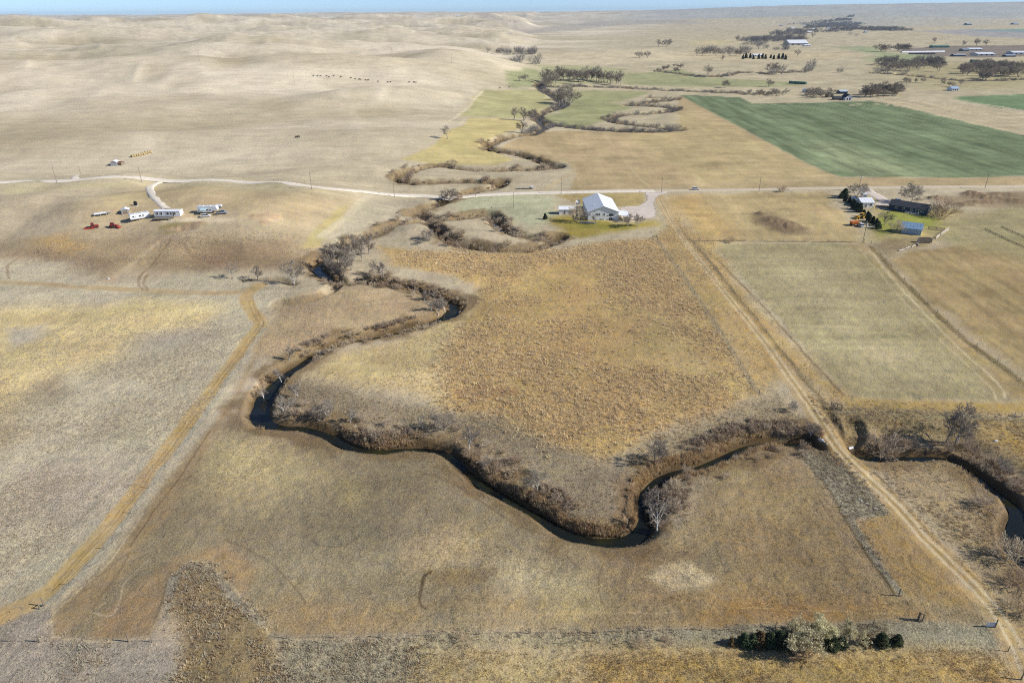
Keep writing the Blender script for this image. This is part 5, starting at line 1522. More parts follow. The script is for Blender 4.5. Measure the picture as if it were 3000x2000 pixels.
# ------------------------------------------------------------------ cattle
def cow_mesh():
    m = MB()
    ring = lambda x, zc, ry, rz_: [(x, ry * math.cos(a), zc + rz_ * math.sin(a)) for a in [6.283 * k / 10 for k in range(10)]]
    m.loft([ring(-1.05, 1.15, 0.10, 0.16), ring(-0.98, 1.1, 0.30, 0.34), ring(-0.5, 1.02, 0.38, 0.42), ring(0.0, 0.98, 0.40, 0.44), ring(0.5, 1.02, 0.36, 0.42), ring(0.85, 1.1, 0.26, 0.34),
            ring(1.15, 1.16, 0.17, 0.22), ring(1.35, 1.1, 0.15, 0.17), ring(1.55, 1.0, 0.13, 0.15), ring(1.82, 0.86, 0.09, 0.10)])
    for x, y in ((-0.78, -0.22), (-0.78, 0.22), (0.6, -0.2), (0.6, 0.2)):
        b = 0.10 if x < 0 else 0.0
        m.tube([(x, y, 0.95), (x - b, y, 0.52), (x, y, 0.26), (x, y, -0.02)], [0.15, 0.085, 0.06, 0.07], 6)
    for y in (-1, 1):
        m.tube([(1.42, y * 0.12, 1.16), (1.38, y * 0.32, 1.14)], [0.06, 0.02], 5)
    m.tube([(-1.03, 0, 1.2), (-1.12, 0, 0.9), (-1.1, 0, 0.5)], [0.04, 0.03, 0.04], 5)
    return m.mesh('cow', M_COW, True)
COW = cow_mesh()
for u, v in ((722, 191), (731, 191), (738, 191), (752, 191), (757, 192), (768, 190.5), (784, 191), (807, 190.5), (817, 191), (826, 191), (829, 191), (840, 190.5), (846, 190.5), (869, 191), (891, 191), (897, 190.5), (940, 190.5), (951, 190.5), (955, 191), (1148, 203), (1170, 202)):
    o = obj('cow', COW, None, at(u, v), random.choice((0.1, 3.0, 0.4, -0.3, 2.8)), 1.1)
    tag(o, 'black cow grazing in the line across the far hillside', 'cow', 'black cattle strung out on the hill')
for k, (u, v) in enumerate(((681, 317), (686, 316.5))):
    o = obj('cow', COW, None, at(u, v), 0.2 + k * 2.6, 1.15)
    tag(o, ['black cow alone with one other on the pasture above the road, head right', 'black cow alone with one other on the pasture above the road, head left'][k], 'cow')
# ------------------------------------------------------------------ fences and poles
M_POST = mat('fence_post_wood', (0.22, 0.18, 0.13), rough=0.95, var=0.25)
M_WIRE = mat('fence_wire', (0.20, 0.19, 0.18), rough=0.6, metal=0.5, var=0.1)
post_me = MB().tube([(0, 0, -0.3), (0.01, 0, 0.7), (0, 0.01, 1.4)], [0.075, 0.07, 0.065], 6).mesh('post', M_POST)
big_me = MB().tube([(0, 0, -0.3), (0.02, 0, 1.0), (0, 0.01, 2.0)], [0.13, 0.12, 0.11], 7).mesh('corner_post', M_POST)

def fence(label, s, step, wires=3, corner=True, h=1.0):
    L = densify(Gl(s), step)
    zz = ground(L[:, 0], L[:, 1])
    o0 = Vector((L[0][0], L[0][1], zz[0]))
    f = thing('wire_fence', label, 'fence', o0)
    for i in range(len(L)):
        big = corner and i in (0, len(L) - 1)
        obj('corner_post' if big else 'post', big_me if big else post_me, f, Vector((L[i][0], L[i][1], zz[i])) - o0, random.uniform(0, 6), h * random.uniform(0.92, 1.08))
    if wires:
        mb = MB()
        for w_ in range(wires):
            pts = [Vector((L[i][0], L[i][1], zz[i] + (0.45 + 0.38 * w_) * h)) - o0 for i in range(len(L))]
            mb.tube(pts, [0.012] * len(pts), 3, cap=False)
        mb.build('wire', M_WIRE, f)
    return f
fence('wire fence along the mown lane beside the grey flat', '607,748 560,820 500,903 445,983 380,1070 300,1178 240,1260 160,1343 102,1392', 8.5)
fence('short wire fence running to the left below the lane gate', '-60,1474 20,1473 92,1474', 4.5)
fence('wire fence along the bottom edge of the near brown field', '296,1473 350,1474 660,1466 980,1460 1218,1455 1366,1454 1610,1447 1660,1447 1900,1441 2110,1424', 8.0)
fence('wire fence with weeds from the creek to the lone corner post', '1835,1028 1852,1055 1885,1100 1930,1165 1985,1258 2064,1368', 9.0)
fence('wire fence on the tuft-field side of the farm track', '1510,552 1570,635 1640,742 1700,838 1744,904', 9.0)
fence('wire fence between the farm track and the pale hay field', '1562,527 1620,590 1700,690 1760,765 1820,838 1880,908 1912,940', 8.0)
fence('weedy wire fence from the farmyard pole down the lane', '2000,562 2060,628 2130,698 2200,763 2290,833 2400,922', 8.0)
fence('wire fence across the top of the pale hay field', '1605,553 1750,554 1900,556 1984,557', 10.0)
fence('wire fence along the strip above the wooded ravine', '1915,941 2050,947 2200,956 2352,962 2400,964', 9.0)
fence('roadside wire fence in the pasture above the gravel road', '230,408 420,405 560,411 700,421', 22.0, 3, False, 1.15)
fence('wire fence beside the track below the creek crossing', '2285,1440 2315,1495 2345,1560', 6.0)

# corral of rails and a gate-like white panel
def rail_fence(label, s, step, m, rails=3, h=1.4, name='rail_fence'):
    L = densify(Gl(s), step); zz = ground(L[:, 0], L[:, 1])
    o0 = Vector((L[0][0], L[0][1], zz[0]))
    f = thing(name, label, 'fence', o0)
    P = [Vector((L[i][0], L[i][1], zz[i])) - o0 for i in range(len(L))]
    for p in P:
        MB().box(p.x - 0.09, p.x + 0.09, p.y - 0.09, p.y + 0.09, p.z - 0.3, p.z + h).build('post', m, f)
    for a, b in zip(P[:-1], P[1:]):
        for k in range(rails):
            z_ = 0.25 + (h - 0.35) * k / max(rails - 1, 1)
            MB().tube([a + Vector((0, -0.12, z_)), b + Vector((0, -0.12, z_))], [0.10, 0.10], 4).build('rail', m, f)
    return f
rail_fence('dark plank corral rails behind the blue barn', '2132,526 2150,528 2168,531', 3.0, M_WOOD, 4, 1.6)
rail_fence('pale windbreak board panel at the corral corner', '2160,541 2178,529', 2.4, M_WOODP, 5, 1.8)
rail_fence('short pale board panel next to the stock wagon', '2149,549 2157,543', 2.4, M_WOODP, 5, 1.6)
rail_fence('old corral rails from the wagon to the log heap', '2110,560 2095,566 2078,574', 3.0, M_WOOD, 2, 1.2)
rail_fence('curved pale rail fence by the parked white car', '1990,522 1996,524 2006,523 2014,520', 2.0, M_TRIM, 2, 1.2)
rail_fence('white metal gate panel on the fence beside the track', '2266,1438 2283,1438', 1.6, M_TRIM, 4, 1.1, 'field_gate')
rail_fence('grey wooden brace posts at the corner of the bottom fence', '2108,1422 2118,1427', 1.4, M_POST, 2, 1.9, 'corner_brace')
rail_fence('weathered brace posts at the end of the pale hay field', '1908,936 1922,938 1932,942', 2.0, M_POST, 2, 1.8, 'corner_brace')
rail_fence('old brace posts by the lane gate', '92,1398 104,1391', 1.6, M_POST, 2, 1.2, 'corner_brace')
rail_fence('short wooden rail by the mown strip above the ravine', '2330,956 2346,958', 1.8, M_WOODP, 2, 1.3)
rail_fence('small pipe rail on the edge of the barn house lawn', '1499,546 1508,545', 1.6, M_DARK, 2, 1.2)
for k in range(2):
    rail_fence(['row of low feed bunks in the right pasture, upper row', 'row of low feed bunks in the right pasture, lower row'][k], ['2300,522 2352,545 2400,566', '2262,527 2300,545 2352,568 2400,590'][k], 4.0, M_WOOD, 2, 0.8, 'feed_bunk_row')

M_POLE = mat('pole_wood', (0.26, 0.22, 0.17), rough=0.9, var=0.15)
def pole(u, v, label, h=9.5, lamp=False):
    t = thing('power_pole', label, 'pole', at(u, v), 0.0, 'power poles along the gravel road' if label.startswith('wooden power pole') else ('far power poles' if label.startswith('distant') else None))
    MB().tube([(0, 0, -0.4), (0, 0, h)], [0.17, 0.11], 7).build('shaft', M_POLE, t)
    MB().box(-0.06, 0.06, -1.2, 1.2, h - 0.75, h - 0.6).build('crossarm', M_POLE, t)
    for y in (-1.05, 0.0, 1.05):
        MB().tube([(0, y, h - 0.6 if y else h), (0, y, h - 0.38 if y else h + 0.2)], [0.06, 0.04], 6).build('insulator', M_STEEL, t)
    if lamp:
        MB().tube([(0.35, 0, h - 2.3), (0.35, 0, h - 1.3)], [0.28, 0.28], 10).build('transformer', M_TRIM, t)
for u, v in ((131, 421), (326, 419), (716, 435), (906, 453), (1092, 452), (1289, 445), (1519, 443), (1743, 441), (2262, 433)):
    pole(u, v, 'wooden power pole standing beside the gravel road')
pole(1972, 436, 'power pole with a transformer opposite the farm drive', 9.5, True)
pole(1981.6, 557, 'tall power pole with transformer below the evergreen row', 10.5, True)
pole(1180, 478, 'bare utility pole in the brush below the road', 9.0)
pole(186, 403, 'pale pole at the field gate above the gravel road', 6.0)
for u, v in ((207, 168), (464, 170), (672, 160), (902, 143), (1037, 142), (1229, 158)):
    pole(u, v, 'distant power pole on the line over the hills', 14.0)

# culvert and rubble at the crossing
cv = thing('culvert_pipe', 'pale culvert pipe end below the track crossing', 'pipe', at(1953, 1031) + Vector((0, 0, 0.1)), R(25), None, 0.6)
mb = MB(); rg = lambda x, r_: [(x, r_ * math.cos(a), 0.35 + r_ * math.sin(a)) for a in [6.283 * k / 14 for k in range(14)]]
mb.loft([rg(-1.3, 0.55), rg(1.3, 0.55), rg(1.3, 0.48), rg(-1.3, 0.48), rg(-1.3, 0.55)], cap=False).build('pipe_wall', M_TRIM, cv)
mb = MB().tube([(-1.31, 0, 0.35), (-1.35, 0, 0.35)], [0.62, 0.62], 14).build('end_collar', M_CONC, cv)
def rock_mesh(seed):
    rs = random.Random(seed); bm = bmesh.new()
    bmesh.ops.create_icosphere(bm, subdivisions=1, radius=0.5)
    for v in bm.verts:
        v.co *= rs.uniform(0.7, 1.25); v.co.z *= 0.65
    me = bpy.data.meshes.new('rock'); bm.to_mesh(me); bm.free(); me.materials.append(M_CONC); return me
ROCKS = [rock_mesh(k) for k in range(3)]
for k, (u, v) in enumerate(((1879, 1003), (1884, 1007), (1889, 1010), (1893, 1014), (1886, 1013), (1899, 1019), (1881, 1009))):
    o = obj('rubble_rock', ROCKS[k % 3], None, at(u, v), random.uniform(0, 6), random.uniform(0.5, 1.1))
    tag(o, 'pale broken rock in the rubble beside the track crossing', 'rock', 'rubble at the creek crossing')
for k, (u, v) in enumerate(((1973, 1147), (1978, 1150), (1991, 1156), (2009, 1167), (2014, 1169))):
    o = obj('field_rock', ROCKS[k % 3], None, at(u, v), random.uniform(0, 6), random.uniform(0.4, 0.8))
    tag(o, 'pale rock in the grey grass strip beside the track', 'rock', 'rocks in the grey strip')
for k, (u, v) in enumerate(((2286, 1012), (249, 640))):
    o = obj('boulder', ROCKS[1], None, at(u, v), 0, 1.2 + 0.4 * k)
    tag(o, ['white boulder above the wooded ravine', 'white boulder at the foot of the trailer bench'][k], 'rock')

# ------------------------------------------------------------------ single trees seen in the photo
put_tree(535, 640, 7.5, 'flat-topped bare tree left of a pair below the trailer bench', var=0, rz=1)
put_tree(594, 643, 7.8, 'spreading bare tree in the pair below the trailer bench', var=1, rz=2)
put_tree(675, 652, 10.5, 'pale two-trunked bare tree at the small gully head', var=2, pale=True, rz=2.4)
for u, v, h in ((752, 612, 8), (765, 626, 9), (790, 634, 10), (800, 606, 9), (815, 590, 9), (832, 600, 8), (846, 583, 8), (762, 592, 8), (782, 578, 8), (823, 566, 7), (775, 605, 8), (838, 572, 7), (808, 620, 8), (856, 560, 6)):
    put_tree(u, v, h, 'grey bare tree in the creek grove below the bench', 'grove of bare trees on the creek')
put_tree(861, 631, 7, 'small bare tree, slimmer of two by the tuft field corner', var=0)
put_tree(882, 640, 8, 'round-topped bare tree on the bank by the tuft field corner', var=1)
put_tree(984, 552, 6.0, 'pale many-stemmed bare tree alone on the upper bend', var=3, pale=True, wide=1.4)
put_tree(1032, 461, 8.5, 'dark bare tree right beside the gravel road at the creek', var=3, wide=1.2)
put_tree(1029, 319, 12, 'lone bare tree on the hillside above the hay field', var=1)
put_tree(1199, 312, 11, 'bare tree standing between the hay field and the creek head', var=2)
for u, v, h in ((1180, 276, 14), (1203, 278, 14), (1226, 270, 10)):
    put_tree(u, v, h, 'bare cottonwood in the small group by the hay field corner', 'three cottonwoods by the hay field')
for u, v, h in ((1283, 244, 22), (1296, 246, 27), (1310, 243, 22), (1290, 238, 20)):
    put_tree(u, v, h, 'very tall bare cottonwood in the clump beside the pale green field', 'tall clump of cottonwoods')
for k in range(30):
    u = 1245 + 185 * (k + random.random() * 0.6) / 30
    v = 195 + random.uniform(-6, 4) - 6 * math.sin((u - 1245) / 60)
    put_tree(u, v, random.uniform(15, 23), 'bare grey cottonwood in the wide far grove', 'wide cottonwood grove')
for u, v, h in ((1194, 188, 10), (1206, 188, 11)):
    put_tree(u, v, h, 'small bare tree of two in the green paddock', 'two trees in the green paddock')
put_tree(1773, 168, 20, 'broad bare tree alone by the far creek', var=3, wide=1.2)
put_tree(1625, 174, 17, 'dark bare tree by the far creek bend', var=2)
put_tree(1645, 129, 24, 'pale-trunked bare trees at the far farm', var=3, pale=True)
for u, v, h in ((1600, 127, 22), (1612, 128, 22), (1676, 127, 18), (1690, 128, 19), (1700, 128, 16)):
    put_tree(u, v, h, 'bare tree in the row left of the far white farmhouse', 'row of trees by the far farmhouse', wide=1.3)
for u, v, h in ((2024, 119, 22), (2032, 119, 20), (2062, 118, 22), (2074, 118, 22), (2080, 118, 20)):
    put_tree(u, v, h, 'round bare tree of the pair of clumps at the dairy', 'two tree clumps at the dairy', var=3, wide=1.5)
for u, v, h in ((1144, 126, 16), (1512, 108, 26), (1531, 108, 26), (1469, 133, 16), (1487, 134, 17), (1695, 97, 26), (2147, 100, 22), (2210, 107, 20), (2242, 106, 22), (2266, 108, 24), (1832, 131, 20), (1658, 141, 15), (1666, 202, 12), (1765, 200, 12)):
    put_tree(u, v, h, 'scattered bare tree standing out on the far plain', 'scattered trees on the far plain', wide=1.2)
# farmyard trees
put_tree(1966.6, 452, 9, 'pale bare tree beside the road at the farm drive', var=3, pale=True, wide=1.2)
put_tree(2091, 467, 12, 'large pale bare tree behind the navy house', var=3, pale=True, wide=1.15)
put_shrub(2165, 498, 9, 'large dense bare shrub at the end of the navy house', None, 1, 1.0)
put_shrub(2150, 497, 6, 'smaller bare shrub against the navy house gable', None, 0)
put_tree(2031.6, 516, 7, 'small bare tree at the end of the evergreen row', var=2)
put_shrub(2058, 533, 5.5, 'bare shrub at the left end of the blue barn', None, 0)
put_shrub(1327, 508.5, 9, 'tall upright bare shrub between white shed and barn house', None, 2, 0.85)
put_tree(1366, 515, 5.5, 'small bare tree in front of the barn house wall', var=0)
put_tree(1442, 520, 7, 'small bare tree on the lawn, nearer the porch', var=2)
put_tree(1464, 520, 7, 'small bare tree on the lawn beside the gravel yard', var=4)
put_conifer(1252, 504, 3.5, 'dark round evergreen bush left of the white shed', None, 0, 1.3, 'evergreen_bush', cat='bush')
put_shrub(2292, 448 + 114, 1, 'bare', None) if False else None
for k in range(13):
    t_ = k / 12.0
    u, v = 1936 + (2016 - 1936) * t_, 456 + (524 - 456) * t_
    put_conifer(u + random.uniform(-3, 3), v + random.uniform(-2, 2), random.uniform(3.6, 6.2), 'dark green conifer in the windbreak row beside the farm', 'conifer windbreak row', 3 if k % 3 else 0, random.uniform(1.3, 1.8), 'windbreak_conifer')
for k in range(12):
    u = 1702 + 110 * (k + random.random() * 0.5) / 12
    put_conifer(u, 136 + random.uniform(-3, 2), random.uniform(9, 14), 'dark conifer around the far white farmhouse', 'conifers at the far farmhouse', 3, 1.5, 'windbreak_conifer')
put_shrub(1690 - 12, 556, 3, 'single shrub on the fence at the top of the pale hay field', None, 1)
put_shrub(1797, 440, 3.5, 'dark shrub on the road verge past the white car', None, 1)
# near right
put_tree(2197, 1019, 11.5, 'large forked bare tree rising from the ravine edge', var=2, rz=0.6)
put_tree(2172, 1016, 10.5, 'slim bare tree beside the large forked one', var=0, wide=0.55)
put_shrub(2029, 1046, 5.0, 'round pale bare shrub by the creek crossing', None, 0, 1.3)
put_shrub(2318, 1290, 5.0, 'pale bare shrub on the right bank near the water', None, 2, 1.2)
put_shrub(2262, 1163, 2.6, 'low grey fallen shrub on the right pasture', None, 2, 1.8)
put_shrub(2330, 1345, 3.0, 'dark bare shrub at the right edge of the bank', None, 1, 1.2)
put_shrub(2340, 1400, 2.6, 'brown bare shrub below the right bank', None, 3, 1.2)
# dead and small trees along the lower creek
for u, v, h, lb in ((653, 950, 6, 'white dead tree leaning over the dark bend pool'), (648, 880, 6, 'pale dead tree at the top of the dark bend'), (684, 910, 5, 'pale broken tree on the inside of the dark bend'),
                    (752, 955, 5.5, 'white forked dead tree on the grey point bar'), (607, 918, 5, 'silver dead tree fallen beside the dark pool'), (804, 970, 5, 'pale dead tree farther along the grey point bar')):
    put_tree(u, v, h, lb, pale=True)
for u, v, h, lb in ((663, 828, 5.5, 'dark bare tree at the brushy corner of the bend'), (1020, 987, 6, 'single bare tree beside the cattails'), (1077, 1030, 7, 'pale spreading bare tree where the creek turns right'), (971, 983, 5, 'small bare tree left of the spreading pale one'),
                    (1117, 1077, 4.5, 'crooked small tree over the dark creek'), (1231, 1128, 6, 'upright pale tree in the brush of the tongue'), (1506, 1066, 7, 'bare tree above the narrow golden bank'), (1496, 1172, 6, 'pale thin tree at the water edge of the last bend'),
                    (1509, 1218, 8, 'white slender tree at the bottom of the last bend'), (1818, 946, 3.5, 'broken white trunk above the brown thicket'), (2295, 1086, 5, 'pale shrubby tree in the dark ravine'), (1862, 1000, 4, 'pale shrub tree beside the rubble')):
    put_tree(u, v, h, lb, pale='pale' in lb or 'white' in lb)
for u, v, h in ((990, 712, 6), (1006, 724, 7), (1022, 716, 7), (1000, 690, 5), (975, 690, 5)):
    put_tree(u, v, h, 'slim pale tree around the blue pool of the middle bend', 'slim trees at the middle bend', var=0, pale=True)
# evergreens and olives on the bottom fence
for u, v, h, k, wd, lb in ((1679, 1480, 2.0, 2, 1.0, 'rust-brown juniper at the open end of the fence hedge'), (1708, 1481, 3.0, 0, 1.2, 'dark juniper second in the fence hedge'), (1728, 1481, 2.9, 1, 1.2, 'dark narrow juniper third in the fence hedge'), (1745, 1481, 3.4, 2, 1.1, 'rust-brown juniper in the middle of the fence hedge'),
                        (1768, 1481, 3.2, 0, 1.3, 'dark green juniper right of the rust-brown one'), (1790, 1482, 3.6, 1, 1.3, 'dark wide juniper before the pale olives'), (1811, 1482, 3.6, 0, 1.2, 'dark juniper touching the first pale olive'), (1912, 1486, 2.6, 0, 1.5, 'dark low juniper between two pale olives'), (1932, 1484, 2.4, 1, 1.4, 'dark juniper under the last pale olive'),
                        (1988, 1476, 2.2, 2, 1.2, 'reddish juniper right of the pale olives'), (2021, 1479, 3.0, 1, 1.3, 'green cone-shaped juniper near the end of the hedge'), (2060, 1476, 2.2, 0, 1.3, 'small green juniper last in the hedge')):
    put_conifer(u, v, h * 0.95, lb, None, k, wd * 1.4)
for u, v, h, k, wd, lb in ((1846, 1496, 7.2, 0, 1.0, 'tallest pale olive tree with a dark green skirt'), (1888, 1474, 6.0, 1, 1.0, 'pale cream olive tree in the middle of three'), (1953, 1480, 4.8, 0, 1.0, 'smallest pale olive tree of three')):
    put_conifer(u, v, h * 0.95, lb, None, k, wd, 'olive_tree', base=6.0, kind=OLV)
put_shrub(1846, 1506, 3.2, 'dark tangled shrub in front of the tallest pale olive', None, 1, 1.0)
put_shrub(1064, 1473, 1.2, 'low dark round bush below the bottom fence', None, 1, 2.0)
put_shrub(1467, 1479, 1.0, 'very low dark bush, left of two below the fence', None, 1, 1.8)
put_shrub(1534, 1477, 1.0, 'very low dark bush, right of two below the fence', None, 3, 1.6)

# ------------------------------------------------------------------ creek-side thickets: shrubs one can tell apart
main = creek_lines[0][0]
def creek_pos(u0, v0, u1, v1):
    a = np.array([G([u0], [v0])[0][0], G([u0], [v0])[1][0]]); b = np.array([G([u1], [v1])[0][0], G([u1], [v1])[1][0]])
    i = int(np.argmin(np.linalg.norm(main - a, axis=1))); j = int(np.argmin(np.linalg.norm(main - b, axis=1)))
    return main[min(i, j):max(i, j) + 1]
SECT = [  # reach of the creek, how many, size range, side offset range, label
    ((1134, 324), (1283, 381), 26, (2.0, 3.6), (3, 10), 'bare grey shrub on the creek reach below the hay field'),
    ((1251, 385), (917, 404), 30, (2.0, 3.6), (3, 10), 'bare grey shrub along the long reach above the road'),
    ((924, 413), (1154, 414), 26, (2.0, 4.0), (2, 9), 'bare dark shrub in the loop next to the road'),
    ((1134, 428), (971, 478), 12, (1.4, 2.6), (2, 6), 'bare shrub where the creek passes under the road'),
    ((964, 492), (1136, 497), 26, (1.5, 2.8), (2, 7), 'bare grey shrub in the brush band below the road'),
    ((1144, 511), (1282, 540), 34, (1.8, 3.6), (2, 8), 'bare grey shrub in the thicket left of the barn lawn'),
    ((1267, 552), (1010, 528), 38, (1.6, 3.2), (1.5, 7), 'bare shrub in the dark hairpin below the barn lawn'),
    ((997, 514), (775, 573), 30, (1.6, 3.2), (1.5, 7), 'bare grey shrub leading down to the creek grove'),
    ((768, 639), (1043, 692), 22, (1.4, 2.8), (3, 9), 'bare shrub on the bank around the middle bend'),
    ((951, 742), (683, 829), 22, (1.2, 2.4), (2.5, 5), 'low brown shrub along the straight reach above the dark pool'),
    ((610, 956), (1041, 1036), 26, (1.0, 2.2), (3, 10), 'low bare shrub on the grey point bar above the cattails'),
    ((1061, 1056), (1251, 1177), 30, (1.0, 2.4), (3, 11), 'dark bare shrub on the tongue beside the black water'),
    ((1467, 1210), (1568, 1066), 20, (1.6, 2.8), (2.5, 6), 'silver bare shrub on the right side of the last bend'),
    ((1601, 1062), (1878, 1012), 22, (1.2, 2.6), (3, 8), 'brown bare shrub in the thicket above the crossing'),
    ((2051, 1034), (2332, 1142), 24, (1.2, 2.6), (3, 9), 'dark bare shrub on the shaded side of the ravine'),
]
for a, b, n_, sz, off, lb in SECT:
    L = creek_pos(*a, *b)
    n_ = int(n_ * 0.5)
    for k in range(n_):
        i = int((k + random.random()) / n_ * (len(L) - 1)); i = min(i, len(L) - 2)
        t_ = L[i + 1] - L[i]; t_ = t_ / (np.linalg.norm(t_) + 1e-9)
        side = 1 if random.random() < 0.5 else -1
        if 'tongue' in lb or 'point bar' in lb:
            side = 1
        if 'right side of the last' in lb or 'shaded side' in lb:
            side = -1 if 'last' in lb else 1
        d_ = random.uniform(*off) * side
        x_, y_ = L[i][0] - t_[1] * d_, L[i][1] + t_[0] * d_
        put_shrub(0, 0, random.uniform(*sz), lb, lb + 's', random.choice((0, 2)) if 'grey' in lb or 'silver' in lb else None, random.uniform(0.9, 1.3), pos=Vector((x_, y_, Z(x_, y_))))
for L, w, b, dep in creek_lines[1:]:
    for k in range(7):
        i = min(int((k + random.random()) / 7 * (len(L) - 1)), len(L) - 2)
        x_, y_ = L[i][0] + random.uniform(-9, 9), L[i][1] + random.uniform(-9, 9)
        put_shrub(0, 0, random.uniform(2.5, 4.5), 'bare shrub lining the far upper creek', 'shrubs on the far upper creek', None, 1.4, pos=Vector((x_, y_, Z(x_, y_))))

# ------------------------------------------------------------------ uncountable growth: grass tufts, low brush, reeds, far woods
def scatter(name, label, pts, scales, sources, cat='grass'):
    """one object whose points each carry one tuft"""
    src = bpy.data.collections.new(name + '_sources')
    for me in sources:
        src.objects.link(bpy.data.objects.new(name + '_source', me))
    n = len(pts)
    me = bpy.data.meshes.new(name)
    me.vertices.add(n); me.vertices.foreach_set('co', np.asarray(pts, np.float32).ravel())
    a = me.attributes.new('yaw', 'FLOAT_VECTOR', 'POINT')
    rot = np.zeros((n, 3), np.float32); rot[:, 2] = rng.random(n) * 6.283; rot[:, 0] = rng.normal(0, 0.12, n); rot[:, 1] = rng.normal(0, 0.12, n)
    a.data.foreach_set('vector', rot.ravel())
    s = me.attributes.new('size', 'FLOAT', 'POINT'); s.data.foreach_set('value', np.asarray(scales, np.float32))
    o = bpy.data.objects.new(name, me); COL.objects.link(o)
    tag(o, label, cat, None, 'stuff')
    ng = bpy.data.node_groups.new(name + '_nodes', 'GeometryNodeTree')
    ng.interface.new_socket('Geometry', in_out='INPUT', socket_type='NodeSocketGeometry')
    ng.interface.new_socket('Geometry', in_out='OUTPUT', socket_type='NodeSocketGeometry')
    N, Lk = ng.nodes, ng.links
    gi, go = N.new('NodeGroupInput'), N.new('NodeGroupOutput')
    ci = N.new('GeometryNodeCollectionInfo'); ci.inputs['Collection'].default_value = src
    ci.inputs['Separate Children'].default_value = True; ci.inputs['Reset Children'].default_value = True
    ip = N.new('GeometryNodeInstanceOnPoints'); ip.inputs['Pick Instance'].default_value = True
    ar = N.new('GeometryNodeInputNamedAttribute'); ar.data_type = 'FLOAT_VECTOR'; ar.inputs['Name'].default_value = 'yaw'
    as_ = N.new('GeometryNodeInputNamedAttribute'); as_.data_type = 'FLOAT'; as_.inputs['Name'].default_value = 'size'
    e2r = N.new('FunctionNodeEulerToRotation')
    Lk.new(gi.outputs[0], ip.inputs['Points']); Lk.new(ci.outputs[0], ip.inputs['Instance'])
    Lk.new(ar.outputs['Attribute'], e2r.inputs[0]); Lk.new(e2r.outputs[0], ip.inputs['Rotation'])
    Lk.new(as_.outputs['Attribute'], ip.inputs['Scale'])
    Lk.new(ip.outputs[0], go.inputs[0])
    md = o.modifiers.new('tufts', 'NODES'); md.node_group = ng
    return o

def tuft(seed, n, h, r_, w, m, lean=0.5):
    rs = random.Random(seed); mb = MB()
    for _ in range(n):
        a = rs.uniform(0, 6.28); q = rs.random() ** 0.5 * r_
        b = Vector((math.cos(a) * q, math.sin(a) * q, -0.05))
        d = Vector((math.cos(a) * lean * rs.random() + rs.uniform(-0.2, 0.2), math.sin(a) * lean * rs.random() + rs.uniform(-0.2, 0.2), 1)).normalized()
        sdir = Vector((rs.uniform(-1, 1), rs.uniform(-1, 1), 0)).normalized()
        L_ = h * rs.uniform(0.6, 1.1)
        mb.add([b - sdir * w, b + sdir * w, b + d * L_ * 0.6 + sdir * w * 0.7, b + d * L_], [(0, 1, 2), (0, 2, 3)])
    return mb.mesh('tuft', m)

def GRID_near(x, y):
    ys, us = GRID['ys'], GRID['us']
    j = np.clip(np.searchsorted(ys, y) - 1, 0, len(ys) - 2)
    u = x / (0.86 * (0.902 * np.maximum(ys[j], 60) + 43))
    i = np.clip(np.searchsorted(us, u) - 1, 0, len(us) - 2)
    return GRID['d'][j, i]

def sample(names, n, keep=None, near_pow=1.0, px=None, edge=True):
    """random ground points inside the named cover polygons"""
    out = []
    polys = [Gl(c[1]) for c in COVER if c[0] in names] if px is None else [Gl(s) for s in px]
    areas = []
    for P in polys:
        areas.append(0.5 * abs(np.sum(P[:, 0] * np.roll(P[:, 1], 1) - P[:, 1] * np.roll(P[:, 0], 1))))
    for P, A in zip(polys, areas):
        k = int(n * A / sum(areas)) + 1
        sf = min(7.0, 0.12 * math.sqrt(A))
        bx = (P[:, 0].max() - P[:, 0].min()) * (P[:, 1].max() - P[:, 1].min())
        mlt = bx / A
        x = rng.uniform(P[:, 0].min(), P[:, 0].max(), int(k * mlt * 1.05)); y = rng.uniform(P[:, 1].min(), P[:, 1].max(), int(k * mlt * 1.05))
        if edge:
            wx_ = x + fbm(x, y, 18, 3, 101) * 4.0; wy_ = y + fbm(x, y, 18, 3, 105) * 4.0
            i = polymask(wx_, wy_, P[:, 0], P[:, 1], sf) > rng.random(len(x))
            i &= GRID_near(x, y) > 2.6
        else:
            i = pip(x, y, P[:, 0], P[:, 1])
        out.append(np.stack([x[i], y[i]], 1))
    q = np.concatenate(out)
    q = q[(q[:, 1] > 55)]
    if keep is not None:
        q = q[keep(q[:, 0], q[:, 1]) > rng.random(len(q))]
    z = ground(q[:, 0], q[:, 1])
    return np.column_stack([q, z])

